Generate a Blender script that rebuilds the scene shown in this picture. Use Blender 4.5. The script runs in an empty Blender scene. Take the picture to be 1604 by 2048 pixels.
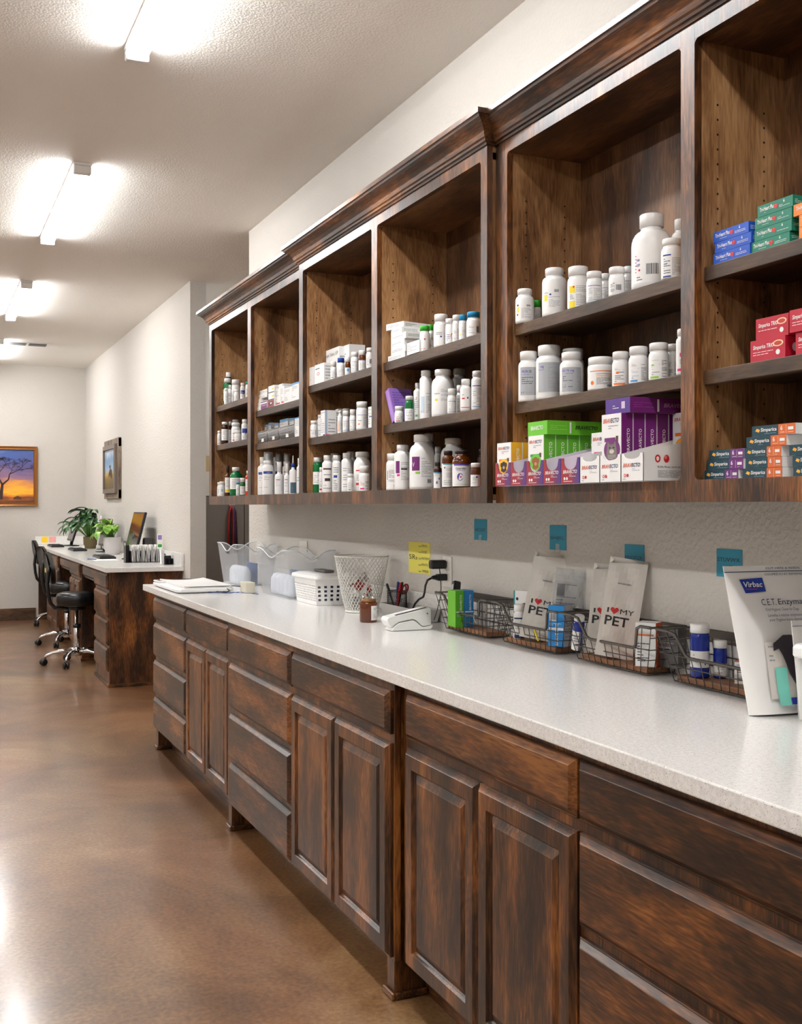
import bpy, bmesh, math, random
from mathutils import Vector, Matrix
random.seed(7)
S = bpy.context.scene
C = S.collection
PI = math.pi
# ---------------------------------------------------------------- camera
FPX = 2180.0; CAMH = 1.358; YAW = math.atan(962/FPX)
SA, CA = math.sin(YAW), math.cos(YAW)
cam = bpy.data.cameras.new('camera'); camo = bpy.data.objects.new('camera', cam); C.objects.link(camo)
cam.sensor_fit = 'VERTICAL'; cam.sensor_height = 36.0; cam.lens = FPX/2048*36.0
cam.shift_y = -11/2048; cam.clip_start = .02
camo.location = (0, 0, CAMH); camo.rotation_euler = (PI/2, 0, -YAW)
S.camera = camo
S.view_settings.view_transform = 'Standard'; S.view_settings.look = 'None'
S.view_settings.gamma = 1; S.view_settings.use_curve_mapping = False
S.view_settings.exposure = 1.72
LIGHT_STRENGTH = 22.5
w = bpy.data.worlds.new('world'); S.world = w; w.use_nodes = True
w.node_tree.nodes['Background'].inputs[0].default_value = (.9, .93, 1, 1)
w.node_tree.nodes['Background'].inputs[1].default_value = .25

# pixel (1604x2048 frame) -> place in the room, on a known plane
def depth_u(u, X): return FPX/CA*X/(u+160.0)
def y_at(u, X): return (depth_u(u, X)-SA*X)/CA
def z_at(u, v, X): return CAMH+(1013.0-v)*depth_u(u, X)/FPX
def on_z(u, v, Z):
    d = FPX*(CAMH-Z)/(v-1013.0); X = (u+160)*d*CA/FPX
    return X, (d-SA*X)/CA
def x_on_y(u, Y):
    k = (u+160)*CA/FPX
    return k*CA*Y/(1-k*SA)

# ---------------------------------------------------------------- materials
MC = {}
def srgb(c):
    return tuple(((x/255)/12.92 if x/255 <= .04045 else ((x/255+.055)/1.055)**2.4) for x in c)+(1,)
def newmat(name):
    m = bpy.data.materials.new(name); m.use_nodes = True
    return m, m.node_tree.nodes, m.node_tree.links, m.node_tree.nodes['Principled BSDF']
def col(c, rough=.45, metal=0, name=None, bump=0, var=.04, **kw):
    key = (tuple(c), rough, metal, bump, tuple(sorted(kw.items())))
    if key in MC: return MC[key]
    m, n, l, b = newmat(name or 'paint_%02x%02x%02x' % tuple(int(x) for x in c))
    s = srgb(c)
    tc = n.new('ShaderNodeTexCoord'); no = n.new('ShaderNodeTexNoise'); no.inputs['Scale'].default_value = 30
    l.new(tc.outputs['Object'], no.inputs['Vector'])
    r = n.new('ShaderNodeMapRange'); r.inputs['To Min'].default_value = rough*.85; r.inputs['To Max'].default_value = min(1, rough*1.15)
    l.new(no.outputs['Fac'], r.inputs['Value']); l.new(r.outputs[0], b.inputs['Roughness'])
    b.inputs['Base Color'].default_value = s; b.inputs['Metallic'].default_value = metal
    for k, v in kw.items():
        b.inputs[k.replace('_', ' ')].default_value = v
    if bump:
        bp = n.new('ShaderNodeBump'); bp.inputs['Strength'].default_value = bump; bp.inputs['Distance'].default_value = .002
        n2 = n.new('ShaderNodeTexNoise'); n2.inputs['Scale'].default_value = 60; l.new(tc.outputs['Object'], n2.inputs['Vector'])
        l.new(n2.outputs['Fac'], bp.inputs['Height']); l.new(bp.outputs[0], b.inputs['Normal'])
    MC[key] = m
    return m
def ramp(n, stops):
    r = n.new('ShaderNodeValToRGB'); e = r.color_ramp.elements
    e[0].position, e[0].color = stops[0][0], srgb(stops[0][1])
    e[1].position, e[1].color = stops[-1][0], srgb(stops[-1][1])
    for p, c in stops[1:-1]:
        x = e.new(p); x.color = srgb(c)
    return r
def wood(axis, stops, name, rough=.36, coat=.22, pins=None):
    m, n, l, b = newmat(name)
    tc = n.new('ShaderNodeTexCoord'); oi = n.new('ShaderNodeObjectInfo')
    off = n.new('ShaderNodeVectorMath'); off.operation = 'SCALE'; off.inputs[0].default_value = (13.1, 7.7, 19.3)
    l.new(oi.outputs['Random'], off.inputs['Scale'])
    add = n.new('ShaderNodeVectorMath'); l.new(tc.outputs['Object'], add.inputs[0]); l.new(off.outputs[0], add.inputs[1])
    mp = n.new('ShaderNodeMapping'); s = [1, 1, 1]; s[axis] = .2; mp.inputs['Scale'].default_value = s
    l.new(add.outputs[0], mp.inputs['Vector'])
    big = n.new('ShaderNodeTexNoise'); big.inputs['Scale'].default_value = 9; big.inputs['Detail'].default_value = 4; big.inputs['Distortion'].default_value = 1.4
    l.new(mp.outputs[0], big.inputs['Vector'])
    mp3 = n.new('ShaderNodeMapping'); s3 = [1, 1, 1]; s3[axis] = .26; mp3.inputs['Scale'].default_value = s3
    l.new(add.outputs[0], mp3.inputs['Vector'])
    blot = n.new('ShaderNodeTexNoise'); blot.inputs['Scale'].default_value = 9; blot.inputs['Detail'].default_value = 4; blot.inputs['Roughness'].default_value = .55
    l.new(mp3.outputs[0], blot.inputs['Vector'])
    mp2 = n.new('ShaderNodeMapping'); s2 = [1, 1, 1]; s2[axis] = .1; mp2.inputs['Scale'].default_value = s2
    l.new(add.outputs[0], mp2.inputs['Vector'])
    fine = n.new('ShaderNodeTexNoise'); fine.inputs['Scale'].default_value = 210; fine.inputs['Detail'].default_value = 2
    l.new(mp2.outputs[0], fine.inputs['Vector'])
    # growth-ring contours
    wv = n.new('ShaderNodeMath'); wv.operation = 'SINE'
    mu = n.new('ShaderNodeMath'); mu.operation = 'MULTIPLY'; mu.inputs[1].default_value = 70
    l.new(big.outputs['Fac'], mu.inputs[0]); l.new(mu.outputs[0], wv.inputs[0])
    m1 = n.new('ShaderNodeMath'); m1.operation = 'MULTIPLY_ADD'; m1.inputs[1].default_value = .028
    l.new(wv.outputs[0], m1.inputs[0]); l.new(blot.outputs['Fac'], m1.inputs[2])
    m2 = n.new('ShaderNodeMath'); m2.operation = 'MULTIPLY_ADD'; m2.inputs[1].default_value = .42
    l.new(fine.outputs['Fac'], m2.inputs[0]); l.new(m1.outputs[0], m2.inputs[2])
    m3 = n.new('ShaderNodeMath'); m3.operation = 'SUBTRACT'; m3.inputs[1].default_value = .21; l.new(m2.outputs[0], m3.inputs[0])
    r = ramp(n, stops); l.new(m3.outputs[0], r.inputs[0]); l.new(r.outputs[0], b.inputs['Base Color'])
    if pins:
        sp_ = n.new('ShaderNodeSeparateXYZ'); l.new(tc.outputs['Object'], sp_.inputs[0])
        def mt(op, a, b_=None, c_=None):
            q = n.new('ShaderNodeMath'); q.operation = op
            for i_, v_ in enumerate((a, b_, c_)):
                if v_ is None: continue
                if isinstance(v_, (int, float)): q.inputs[i_].default_value = v_
                else: l.new(v_, q.inputs[i_])
            return q.outputs[0]
        dx = mt('MINIMUM', mt('ABSOLUTE', mt('SUBTRACT', sp_.outputs[0], pins[0])), mt('ABSOLUTE', mt('SUBTRACT', sp_.outputs[0], pins[1])))
        dz = mt('SUBTRACT', mt('MODULO', sp_.outputs[2], .032), .016)
        dd = mt('SQRT', mt('ADD', mt('MULTIPLY', dx, dx), mt('MULTIPLY', dz, dz)))
        ok = mt('MULTIPLY', mt('LESS_THAN', dd, .0026), mt('LESS_THAN', sp_.outputs[2], pins[2]))
        mh = n.new('ShaderNodeMixRGB'); l.new(ok, mh.inputs[0]); l.new(r.outputs[0], mh.inputs[1]); mh.inputs[2].default_value = srgb((14, 9, 6))
        l.new(mh.outputs[0], b.inputs['Base Color'])
    b.inputs['Roughness'].default_value = rough; b.inputs['Coat Weight'].default_value = coat; b.inputs['Coat Roughness'].default_value = .22
    bp = n.new('ShaderNodeBump'); bp.inputs['Strength'].default_value = .12; bp.inputs['Distance'].default_value = .001
    l.new(fine.outputs['Fac'], bp.inputs['Height']); l.new(bp.outputs[0], b.inputs['Normal'])
    return m
WS = [(.30, (26, 14, 8)), (.43, (52, 30, 15)), (.53, (86, 51, 24)), (.62, (118, 70, 31)), (.74, (156, 100, 48))]
WI = [(.30, (92, 62, 38)), (.46, (136, 96, 60)), (.58, (164, 122, 80)), (.72, (186, 144, 100))]
W_V = wood(2, WS, 'stained_alder_vertical'); W_H = wood(1, WS, 'stained_alder_lengthwise'); W_X = wood(0, WS, 'stained_alder_crosswise')
W_IV = wood(2, WI, 'cabinet_interior_vertical', .38, .15); W_IH = wood(1, WI, 'cabinet_interior_lengthwise', .38, .15)
W_IP = {x: wood(2, WI, 'cabinet_interior_drilled', .38, .15, (x+.062, 1.757-.055, 2.25)) for x in (1.483, 1.512)}
W_SHADED = [(.30, (40, 24, 14)), (.46, (74, 47, 28)), (.58, (104, 70, 42)), (.72, (134, 94, 58))]  # darker boards, with the shade inside the bays put into the colour
W_BK = wood(2, W_SHADED, 'cabinet_back_boards_shaded', .4, .1); W_TP = wood(1, W_SHADED, 'cabinet_top_boards_shaded', .4, .1)
W_SH = wood(1, [(.3, (46, 32, 20)), (.5, (72, 51, 33)), (.7, (98, 71, 46))], 'shelf_edge_wood', .5, .0)
W_BB = wood(0, [(.3, (52, 34, 20)), (.5, (92, 63, 38)), (.7, (128, 92, 58))], 'baseboard_wood', .4, .2)
W_OLD = wood(2, [(.3, (84, 70, 58)), (.5, (128, 112, 96)), (.7, (160, 146, 130))], 'weathered_wood', .7, 0)
W_BSK = wood(1, [(.3, (92, 58, 34)), (.5, (138, 92, 56)), (.7, (170, 120, 78))], 'basket_base_wood', .5, .1)
def plaster(c, name, sc=90, st=.35, dist=.004):
    m, n, l, b = newmat(name)
    tc = n.new('ShaderNodeTexCoord'); no = n.new('ShaderNodeTexNoise'); no.inputs['Scale'].default_value = sc; no.inputs['Detail'].default_value = 2
    l.new(tc.outputs['Object'], no.inputs['Vector'])
    r = n.new('ShaderNodeMapRange'); r.inputs['From Min'].default_value = .4; r.inputs['From Max'].default_value = .62
    l.new(no.outputs['Fac'], r.inputs['Value'])
    bp = n.new('ShaderNodeBump'); bp.inputs['Strength'].default_value = st; bp.inputs['Distance'].default_value = dist
    l.new(r.outputs[0], bp.inputs['Height']); l.new(bp.outputs[0], b.inputs['Normal'])
    b.inputs['Base Color'].default_value = srgb(c); b.inputs['Roughness'].default_value = .8
    return m
M_WALL = plaster((200, 195, 187), 'textured_wall_paint', 75, .3)
M_CEIL = plaster((240, 236, 230), 'textured_ceiling_paint', 110, .2)
def quartz():
    m, n, l, b = newmat('speckled_white_quartz')
    tc = n.new('ShaderNodeTexCoord')
    no = n.new('ShaderNodeTexNoise'); no.inputs['Scale'].default_value = 330; no.inputs['Detail'].default_value = 2
    l.new(tc.outputs['Object'], no.inputs['Vector'])
    no2 = n.new('ShaderNodeTexNoise'); no2.inputs['Scale'].default_value = 120; l.new(tc.outputs['Object'], no2.inputs['Vector'])
    r = ramp(n, [(.0, (244, 242, 238)), (.64, (243, 241, 237)), (.675, (160, 154, 148)), (.8, (90, 84, 80))])
    l.new(no.outputs['Fac'], r.inputs[0])
    r2 = ramp(n, [(.3, (236, 236, 236)), (.7, (255, 255, 255))]); l.new(no2.outputs['Fac'], r2.inputs[0])
    mx = n.new('ShaderNodeMixRGB'); mx.blend_type = 'MULTIPLY'; mx.inputs[0].default_value = 1
    l.new(r.outputs[0], mx.inputs[1]); l.new(r2.outputs[0], mx.inputs[2]); l.new(mx.outputs[0], b.inputs['Base Color'])
    b.inputs['Roughness'].default_value = .16
    return m
M_QZ = quartz()
def floor_mat():
    m, n, l, b = newmat('stained_polished_concrete')
    tc = n.new('ShaderNodeTexCoord')
    a = n.new('ShaderNodeTexNoise'); a.inputs['Scale'].default_value = 1.3; a.inputs['Detail'].default_value = 7; a.inputs['Roughness'].default_value = .62; a.inputs['Distortion'].default_value = .6
    l.new(tc.outputs['Object'], a.inputs['Vector'])
    c2 = n.new('ShaderNodeTexNoise'); c2.inputs['Scale'].default_value = 70; c2.inputs['Detail'].default_value = 3; l.new(tc.outputs['Object'], c2.inputs['Vector'])
    ma = n.new('ShaderNodeMath'); ma.operation = 'MULTIPLY_ADD'; ma.inputs[1].default_value = .42; l.new(c2.outputs['Fac'], ma.inputs[0]); l.new(a.outputs['Fac'], ma.inputs[2])
    r = ramp(n, [(.46, (80, 54, 32)), (.60, (112, 79, 47)), (.70, (132, 96, 60)), (.79, (148, 114, 76)), (.92, (170, 140, 102))])
    l.new(ma.outputs[0], r.inputs[0])
    h = n.new('ShaderNodeTexNoise'); h.inputs['Scale'].default_value = .9; h.inputs['Detail'].default_value = 4; l.new(tc.outputs['Object'], h.inputs['Vector'])
    r3 = ramp(n, [(.38, (156, 116, 92)), (.6, (140, 136, 124))]); l.new(h.outputs['Fac'], r3.inputs[0])
    mx = n.new('ShaderNodeMixRGB'); mx.blend_type = 'OVERLAY'; mx.inputs[0].default_value = .45
    l.new(r.outputs[0], mx.inputs[1]); l.new(r3.outputs[0], mx.inputs[2]); l.new(mx.outputs[0], b.inputs['Base Color'])
    b.inputs['Roughness'].default_value = .4; b.inputs['Coat Weight'].default_value = .6; b.inputs['Coat Roughness'].default_value = .17
    bp = n.new('ShaderNodeBump'); bp.inputs['Strength'].default_value = .08; bp.inputs['Distance'].default_value = .004
    l.new(a.outputs['Fac'], bp.inputs['Height']); l.new(bp.outputs[0], b.inputs['Normal'])
    return m
M_FLOOR = floor_mat()
def emis(c, s, name):
    m, n, l, b = newmat(name); b.inputs['Base Color'].default_value = srgb(c)
    b.inputs['Emission Color'].default_value = srgb(c); b.inputs['Emission Strength'].default_value = s
    return m
WHITE = col((238, 237, 235), .35, name='white_plastic'); PAPER = col((234, 232, 228), .7, name='white_paper')
PAPER2 = col((222, 217, 208), .75, name='bag_paper'); INK = col((30, 30, 34), .6, name='black_ink'); GREYINK = col((150, 150, 154), .7, name='grey_print')
BLACK = col((22, 22, 23), .35, name='black_plastic'); CHROME = col((225, 225, 228), .12, 1, name='chrome')
LEATHER = col((20, 20, 21), .32, name='black_vinyl', bump=.25); BRONZE = col((92, 86, 80), .4, .7, name='bronze_wire')
AMBER = col((120, 58, 14), .08, name='amber_glass', Transmission_Weight=.55); DAMBER = col((58, 26, 10), .08, name='dark_amber_glass', Transmission_Weight=.25)
GREENB = col((16, 122, 62), .12, name='green_plastic', Transmission_Weight=.25)
CLEARP = col((236, 240, 244), .3, name='clear_plastic', Transmission_Weight=.45, Alpha=.22)
CLEARC = col((226, 230, 234), .1, name='clear_cap_plastic', Transmission_Weight=.85, Alpha=.45)

# ---------------------------------------------------------------- mesh builder
class MB:
    def __init__(s): s.v = []; s.f = []; s.m = []; s.s = []
    def add(s, vs, fs, mat=0, smooth=False):
        o = len(s.v); s.v += [tuple(v) for v in vs]
        for f in fs: s.f.append(tuple(i+o for i in f)); s.m.append(mat); s.s.append(smooth)
        return s
    def box(s, x0, y0, z0, x1, y1, z1, mat=0):
        return s.add([(x0,y0,z0),(x1,y0,z0),(x1,y1,z0),(x0,y1,z0),(x0,y0,z1),(x1,y0,z1),(x1,y1,z1),(x0,y1,z1)],
            [(0,3,2,1),(4,5,6,7),(0,1,5,4),(1,2,6,5),(2,3,7,6),(3,0,4,7)], mat)
    def obox(s, c, sz, rz=0, mat=0, M=None):
        M = M or Matrix.Rotation(rz, 4, 'Z'); hx, hy, hz = sz[0]/2, sz[1]/2, sz[2]/2
        vs = [M @ Vector((a*hx, b*hy, d*hz)) + Vector(c) for d in (-1,1) for a, b in ((-1,-1),(1,-1),(1,1),(-1,1))]
        return s.add(vs, [(0,3,2,1),(4,5,6,7),(0,1,5,4),(1,2,6,5),(2,3,7,6),(3,0,4,7)], mat)
    def lathe(s, prof, n=28, mat=0, c=(0,0,0), smooth=True, cap=True, M=None, ridg=0):
        vs = []; fs = []
        for (r, z) in prof:
            for i in range(n):
                a = 2*PI*i/n; rr = r*(1-(ridg if i % 2 else 0))
                p = Vector((rr*math.cos(a), rr*math.sin(a), z))
                if M: p = M @ p
                vs.append(p+Vector(c))
        for k in range(len(prof)-1):
            for i in range(n):
                j = (i+1) % n; fs.append((k*n+i, k*n+j, (k+1)*n+j, (k+1)*n+i))
        if cap:
            fs.append(tuple(range(n))[::-1]); fs.append(tuple((len(prof)-1)*n+i for i in range(n)))
        return s.add(vs, fs, mat, smooth)
    def tube(s, pts, r, n=8, mat=0, closed=False, cap=True, rf=None):
        P = [Vector(p) for p in pts]; N = len(P); vs = []; fs = []; prev = None
        for i in range(N):
            if closed: t = P[(i+1) % N]-P[i-1]
            else: t = P[min(i+1, N-1)]-P[max(i-1, 0)]
            t.normalize()
            if prev is None:
                u = t.orthogonal().normalized()
            else:
                u = prev-t*prev.dot(t)
                u = u.normalized() if u.length > 1e-6 else t.orthogonal().normalized()
            prev = u; w_ = t.cross(u); rr = rf(i/(N-1)) if rf else r
            for k in range(n):
                a = 2*PI*k/n; vs.append(P[i]+u*math.cos(a)*rr+w_*math.sin(a)*rr)
        M_ = N if closed else N-1
        for i in range(M_):
            j = (i+1) % N
            for k in range(n):
                q = (k+1) % n; fs.append((i*n+k, i*n+q, j*n+q, j*n+k))
        if cap and not closed: fs.append(tuple(range(n))[::-1]); fs.append(tuple((N-1)*n+k for k in range(n)))
        return s.add(vs, fs, mat, True)
    def grid(s, fn, nu, nv, mat=0, smooth=True):
        vs = [fn(i/nu, j/nv) for j in range(nv+1) for i in range(nu+1)]
        fs = [(j*(nu+1)+i, j*(nu+1)+i+1, (j+1)*(nu+1)+i+1, (j+1)*(nu+1)+i) for j in range(nv) for i in range(nu)]
        return s.add(vs, fs, mat, smooth)
    def sphere(s, c, r, n=12, mat=0, sc=(1,1,1)):
        prof = [(max(1e-4, math.sin(PI*k/n))*r, -math.cos(PI*k/n)*r) for k in range(n+1)]
        return s.lathe(prof, 2*n, mat, c, True, True, Matrix.Diagonal((*sc, 1)))
    def build(s, name, mats, parent=None, bevel=0, loc=None, solid=0, seg=2):
        me = bpy.data.meshes.new(name); me.from_pydata(s.v, [], s.f)
        if not isinstance(mats, (list, tuple)): mats = [mats]
        for m in mats: me.materials.append(m)
        for p, mi, sm in zip(me.polygons, s.m, s.s): p.material_index = mi; p.use_smooth = sm
        me.update()
        o = bpy.data.objects.new(name, me); C.objects.link(o)
        if parent: o.parent = parent
        if loc: o.location = loc
        if solid:
            md = o.modifiers.new('thickness', 'SOLIDIFY'); md.thickness = solid; md.offset = 0
        if bevel:
            md = o.modifiers.new('bevel', 'BEVEL'); md.width = bevel; md.segments = seg; md.limit_method = 'ANGLE'; md.angle_limit = .6
        return o
def tag(o, label, cat, group=None):
    o['label'] = label; o['category'] = cat
    if group: o['group'] = group
    return o
def thing(name, label, cat, loc=(0,0,0), rz=0, group=None):
    o = bpy.data.objects.new(name, None); C.objects.link(o); o.empty_display_size = .05
    o.location = loc; o.rotation_euler = (0, 0, rz)
    return tag(o, label, cat, group)
def struct(o): o['kind'] = 'structure'; return o
# lettering: outline text as flat faces (x right, y up), centred
TX = {}
def text2d(t, bold=False):
    if (t, bold) in TX: return TX[(t, bold)]
    cu = bpy.data.curves.new('t', 'FONT'); cu.body = t; cu.size = 1; cu.resolution_u = 2; cu.align_x = 'LEFT'
    if bold: cu.offset = .018
    ob = bpy.data.objects.new('t', cu); C.objects.link(ob)
    bpy.context.view_layer.update()
    me = ob.to_mesh()
    vs = [(v.co.x, v.co.y) for v in me.vertices]; fs = [tuple(p.vertices) for p in me.polygons]
    ob.to_mesh_clear(); bpy.data.objects.remove(ob); bpy.data.curves.remove(cu)
    if not vs: vs = [(0, 0)]
    x0 = min(v[0] for v in vs); x1 = max(v[0] for v in vs)
    vs = [(x-x0, y) for x, y in vs]
    TX[(t, bold)] = (vs, fs, x1-x0); return TX[(t, bold)]
def put_text(mb, t, fn, x, y, h, mat, width=None, bold=False, rot=0, slant=0):
    """text with its left end at x, baseline y, capital height h; width squeezes it; fn maps (a,b)->3D"""
    vs, fs, w_ = text2d(t, bold); k = h/.70
    kx = width/w_ if width else k
    out = []
    for a, b in vs:
        a, b = a*kx+b*k*slant, b*k
        if rot: a, b = a*math.cos(rot)-b*math.sin(rot), a*math.sin(rot)+b*math.cos(rot)
        out.append(fn(x+a, y+b))
    mb.add(out, fs, mat)

# ---------------------------------------------------------------- room shell
XW, ZC = 1.85, 3.048; YWE = 6.505; YP = 8.10; YB = 13.74; XP2 = 1.97
XL, YN = -3.2, -3.0
def slab(name, *a, mat): return struct(MB().box(*a).build(name, mat))
slab('floor', XL-.1, YN-.1, -.1, 4.6, YB+.1, 0, mat=M_FLOOR)
slab('ceiling', XL-.1, YN-.1, ZC, 4.6, YB+.1, ZC+.1, mat=M_CEIL)
slab('wall_right', XW, YN, 0, XW+.12, YWE, ZC, mat=M_WALL)
slab('wall_right_back', XW, YP, 0, XP2, YB, ZC, mat=M_WALL)
slab('wall_back', XL, YB, 0, 4.5, YB+.1, ZC, mat=M_WALL)
slab('wall_left', XL-.1, YN, 0, XL, YB, ZC, mat=M_WALL)
slab('wall_front', XL, YN-.1, 0, 4.5, YN, ZC, mat=M_WALL)
slab('wall_hall', 4.5, YN, 0, 4.6, YB, ZC, mat=M_WALL)
slab('wall_hall_end', XP2, 9.75, 0, 4.5, 9.85, ZC, mat=M_WALL)
slab('baseboard_back', XL, YB-.016, 0, 1.27, YB, .145, mat=W_BB)

# ---------------------------------------------------------------- ceiling light fixtures
M_TUBE = emis((250, 251, 252), LIGHT_STRENGTH, 'lit_lens'); M_FIX = col((232, 231, 228), .4, name='fixture_enamel')
M_TUBE_FILL = emis((250, 251, 252), LIGHT_STRENGTH*1.05, 'lit_lens_added_row')  # lens of the added fill row
def ceiling_light(x, y0, y1, label, group='linear ceiling lights'):
    t = thing('ceiling_light', label, 'ceiling light', (x, (y0+y1)/2, ZC), 0, group); L = (y1-y0)/2
    MB().box(-.044, -L, -.016, .044, L, 0).build('housing', M_FIX, t, .004)
    mb = MB(); prof = [(-.036, -.016), (-.036, -.040), (-.028, -.052), (.028, -.052), (.036, -.040), (.036, -.016)]
    L2 = L-.04
    vs = [(a, s_*L2, b) for s_ in (-1, 1) for a, b in prof]; n = 6
    mb.add(vs, [(i, i+1, n+i+1, n+i) for i in range(n-1)]+[tuple(range(n))[::-1], tuple(n+i for i in range(n))])
    mb.build('lens', M_TUBE if x > 0 else M_TUBE_FILL, t)
    for s_ in (-1, 1): MB().box(-.042, s_*L-(.04 if s_ > 0 else 0), -.056, .042, s_*L+(.04 if s_ < 0 else 0), -.0161).build('end_cap', M_FIX, t, .006)
for y0, y1, lb in ((2.45, 4.08, 'linear ceiling light cut by the top edge of the picture, nearest of the row'),
                   (5.52, 7.15, 'linear ceiling light wholly in view, second nearest of the row'),
                   (8.58, 10.2, 'linear ceiling light, third of the row, just before the ceiling vent'),
                   (11.65, 13.27, 'farthest linear ceiling light, beside the ceiling vent at the left edge'),
                   (-.6, 1.0, 'linear ceiling light above the viewpoint, out of the picture')):
    ceiling_light(.73, y0, y1, lb)
for y0 in (-.6, 2.45, 5.52, 8.58, 11.65):  # unseen second row, added to fill the room with light
    ceiling_light(-1.6, y0, y0+1.63, 'added ceiling fill light, unseen second row out of the picture at left')
ceiling_light(3.2, 7.9, 9.2, 'small ceiling light in the side hall behind the wall cabinets', None)
# ---------------------------------------------------------------- cabinets
XB, XA = 1.483, 1.512           # upper face planes: middle unit / outer units
FB, FA = 1.195, 1.218           # base frame planes
ZU0, ZOB, ZOT, ZFT = 1.3675, 1.415, 2.355, 2.41
XBK = 1.757
SH = {}                          # shelf tops by bay
def rings_panel(mb, xb, y0, y1, z0, z1, rings, mat=0):
    vs = []; fs = []
    for ins, dp in rings:
        vs += [(xb-dp, y0+ins, z0+ins), (xb-dp, y1-ins, z0+ins), (xb-dp, y1-ins, z1-ins), (xb-dp, y0+ins, z1-ins)]
    n = len(rings)
    for k in range(n-1):
        for i in range(4):
            j = (i+1) % 4; fs.append((k*4+i, (k+1)*4+i, (k+1)*4+j, k*4+j))
    fs.append(((n-1)*4, (n-1)*4+3, (n-1)*4+2, (n-1)*4+1)); fs.append((0, 1, 2, 3))
    mb.add(vs, fs, mat); return mb
R_DRAWER = [(0, 0), (0, .008), (.0015, .0095), (.0035, .0095), (.015, .019), (.0165, .020)]
R_DOOR = [(0, 0), (0, .008), (.0015, .0095), (.0035, .0095), (.013, .019), (.0145, .020), (.050, .020), (.0535, .0125), (.0575, .0085), (.0595, .0085), (.078, .0165), (.080, .0175)]
def face_frame(mb, X, y0, y1, opens, z0, z1, th=.019, oz0=None, oz1=None, rad=.012):
    """frame board with openings (list of (ya,yb)), rounded opening corners"""
    edges = [y0]+[e for o in opens for e in o]+[y1]
    for k in range(0, len(edges), 2):
        mb.box(X, edges[k], z0, X+th, edges[k+1], z1)
    for a, b in opens:
        mb.box(X, a, z0, X+th, b, oz0); mb.box(X, a, oz1, X+th, b, z1)
        for yc, sy in ((a, 1), (b, -1)):
            for zc, sz in ((oz0, 1), (oz1, -1)):
                P = [(yc, zc)]
                for q in range(6):
                    an = q/5*PI/2; P.append((yc+sy*rad*(1-math.sin(an)), zc+sz*rad*(1-math.cos(an))))
                n = len(P)
                vs = [(X+.0003, y, z) for y, z in P]+[(X+th, y, z) for y, z in P]
                mb.add(vs, [tuple(range(n)), tuple(n+i for i in range(n))[::-1]]+[(i, n+i, n+(i+1) % n, (i+1) % n) for i in range(n)])
CROWN = [(0, .0), (.004, .0), (.006, .006), (.012, .008), (.014, .014), (.018, .018), (.022, .030), (.030, .043), (.042, .053), (.054, .058), (.056, .064), (.062, .066), (.062, .080), (.0, .080)]
def crown(mb, X, y0, y1, ret_far, ret_near, Z, xback):
    """moulding along Y at face X, mitred returns"""
    n = len(CROWN)
    secs = []
    def sec(f): return [f(p, h) for p, h in CROWN]
    if ret_far: secs.append(sec(lambda p, h: (xback, y1+p, Z+h)))
    secs.append(sec(lambda p, h: (X-p, y1+(p if ret_far else 0), Z+h)))
    secs.append(sec(lambda p, h: (X-p, y0-(p if ret_near else 0), Z+h)))
    if ret_near: secs.append(sec(lambda p, h: (xback, y0-p, Z+h)))
    vs = [v for s_ in secs for v in s_]; fs = []
    for k in range(len(secs)-1):
        for i in range(n-1): fs.append((k*n+i, k*n+i+1, (k+1)*n+i+1, (k+1)*n+i))
    mb.add(vs, fs)
    mb.add(secs[0], [tuple(range(n))]); mb.add(secs[-1], [tuple(range(n))[::-1]])
    # flat top board behind the moulding
    mb.box(X, y0, Z, X+.02, y1, Z+.0795)
def upper(name_lbl, X, y0, y1, bays, shelves, ret_far, ret_near, keys):
    t = thing('wall_cabinet', name_lbl, 'cabinet', (X, (y0+y1)/2, ZU0), 0, 'open wall cabinets')
    def P(mb, nm, mat, bv=0):
        o = mb.build(nm, mat, t, bv); o.location = Vector((-X, -(y0+y1)/2, -ZU0)); return o
    mb = MB(); face_frame(mb, X, y0, y1, bays, ZU0, ZFT+.02, oz0=ZOB, oz1=ZOT); P(mb, 'face_frame', W_V, .002)
    mb = MB(); crown(mb, X, y0, y1, ret_far, ret_near, ZFT-.018, XW-.002); P(mb, 'crown_molding', W_H)
    es = [y0]+[e for o in bays for e in o]+[y1]
    for k in range(0, len(es), 2):
        a, b = es[k], es[k+1]
        if k == 0 or k == len(es)-2:
            a, b = (a+.006, b) if k == 0 else (a, b-.006)
        mb = MB(); mb.box(X+.0185, a, ZU0+.012, XW-.001, b, ZFT)
        nm = 'side_panel' if k in (0, len(es)-2) else 'divider'
        P(mb, nm, W_IP[X])
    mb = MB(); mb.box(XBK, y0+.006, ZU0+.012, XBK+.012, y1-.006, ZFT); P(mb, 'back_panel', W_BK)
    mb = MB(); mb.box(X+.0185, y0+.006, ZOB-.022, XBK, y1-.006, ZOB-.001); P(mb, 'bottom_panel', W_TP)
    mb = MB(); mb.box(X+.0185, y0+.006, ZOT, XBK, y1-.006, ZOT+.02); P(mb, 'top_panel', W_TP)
    for (a, b), zs, kk in zip(bays, shelves, keys):
        SH[kk+'0'] = ZOB-.001
        for q, z in enumerate(zs):
            mb = MB(); mb.box(X+.024, a+.002, z-.031, X+.043, b-.002, z); mb.box(X+.043, a+.002, z-.019, XBK-.001, b-.002, z)
            P(mb, 'shelf', W_SH, .0015); SH[kk+str(q+1)] = z
    return t
yA1 = y_at(418.5, XA); yAo = [y_at(u, XA) for u in (423, 495.2, 501.5, 598.0)]
yB1 = y_at(598, XB); yBo = [y_at(u, XB) for u in (605.4, 743, 754, 961.5)]; yB0 = y_at(974, XB)
yCo = [y_at(u, XA) for u in (1014, 1361.5, 1389)]
yC0 = 1.0
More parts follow.
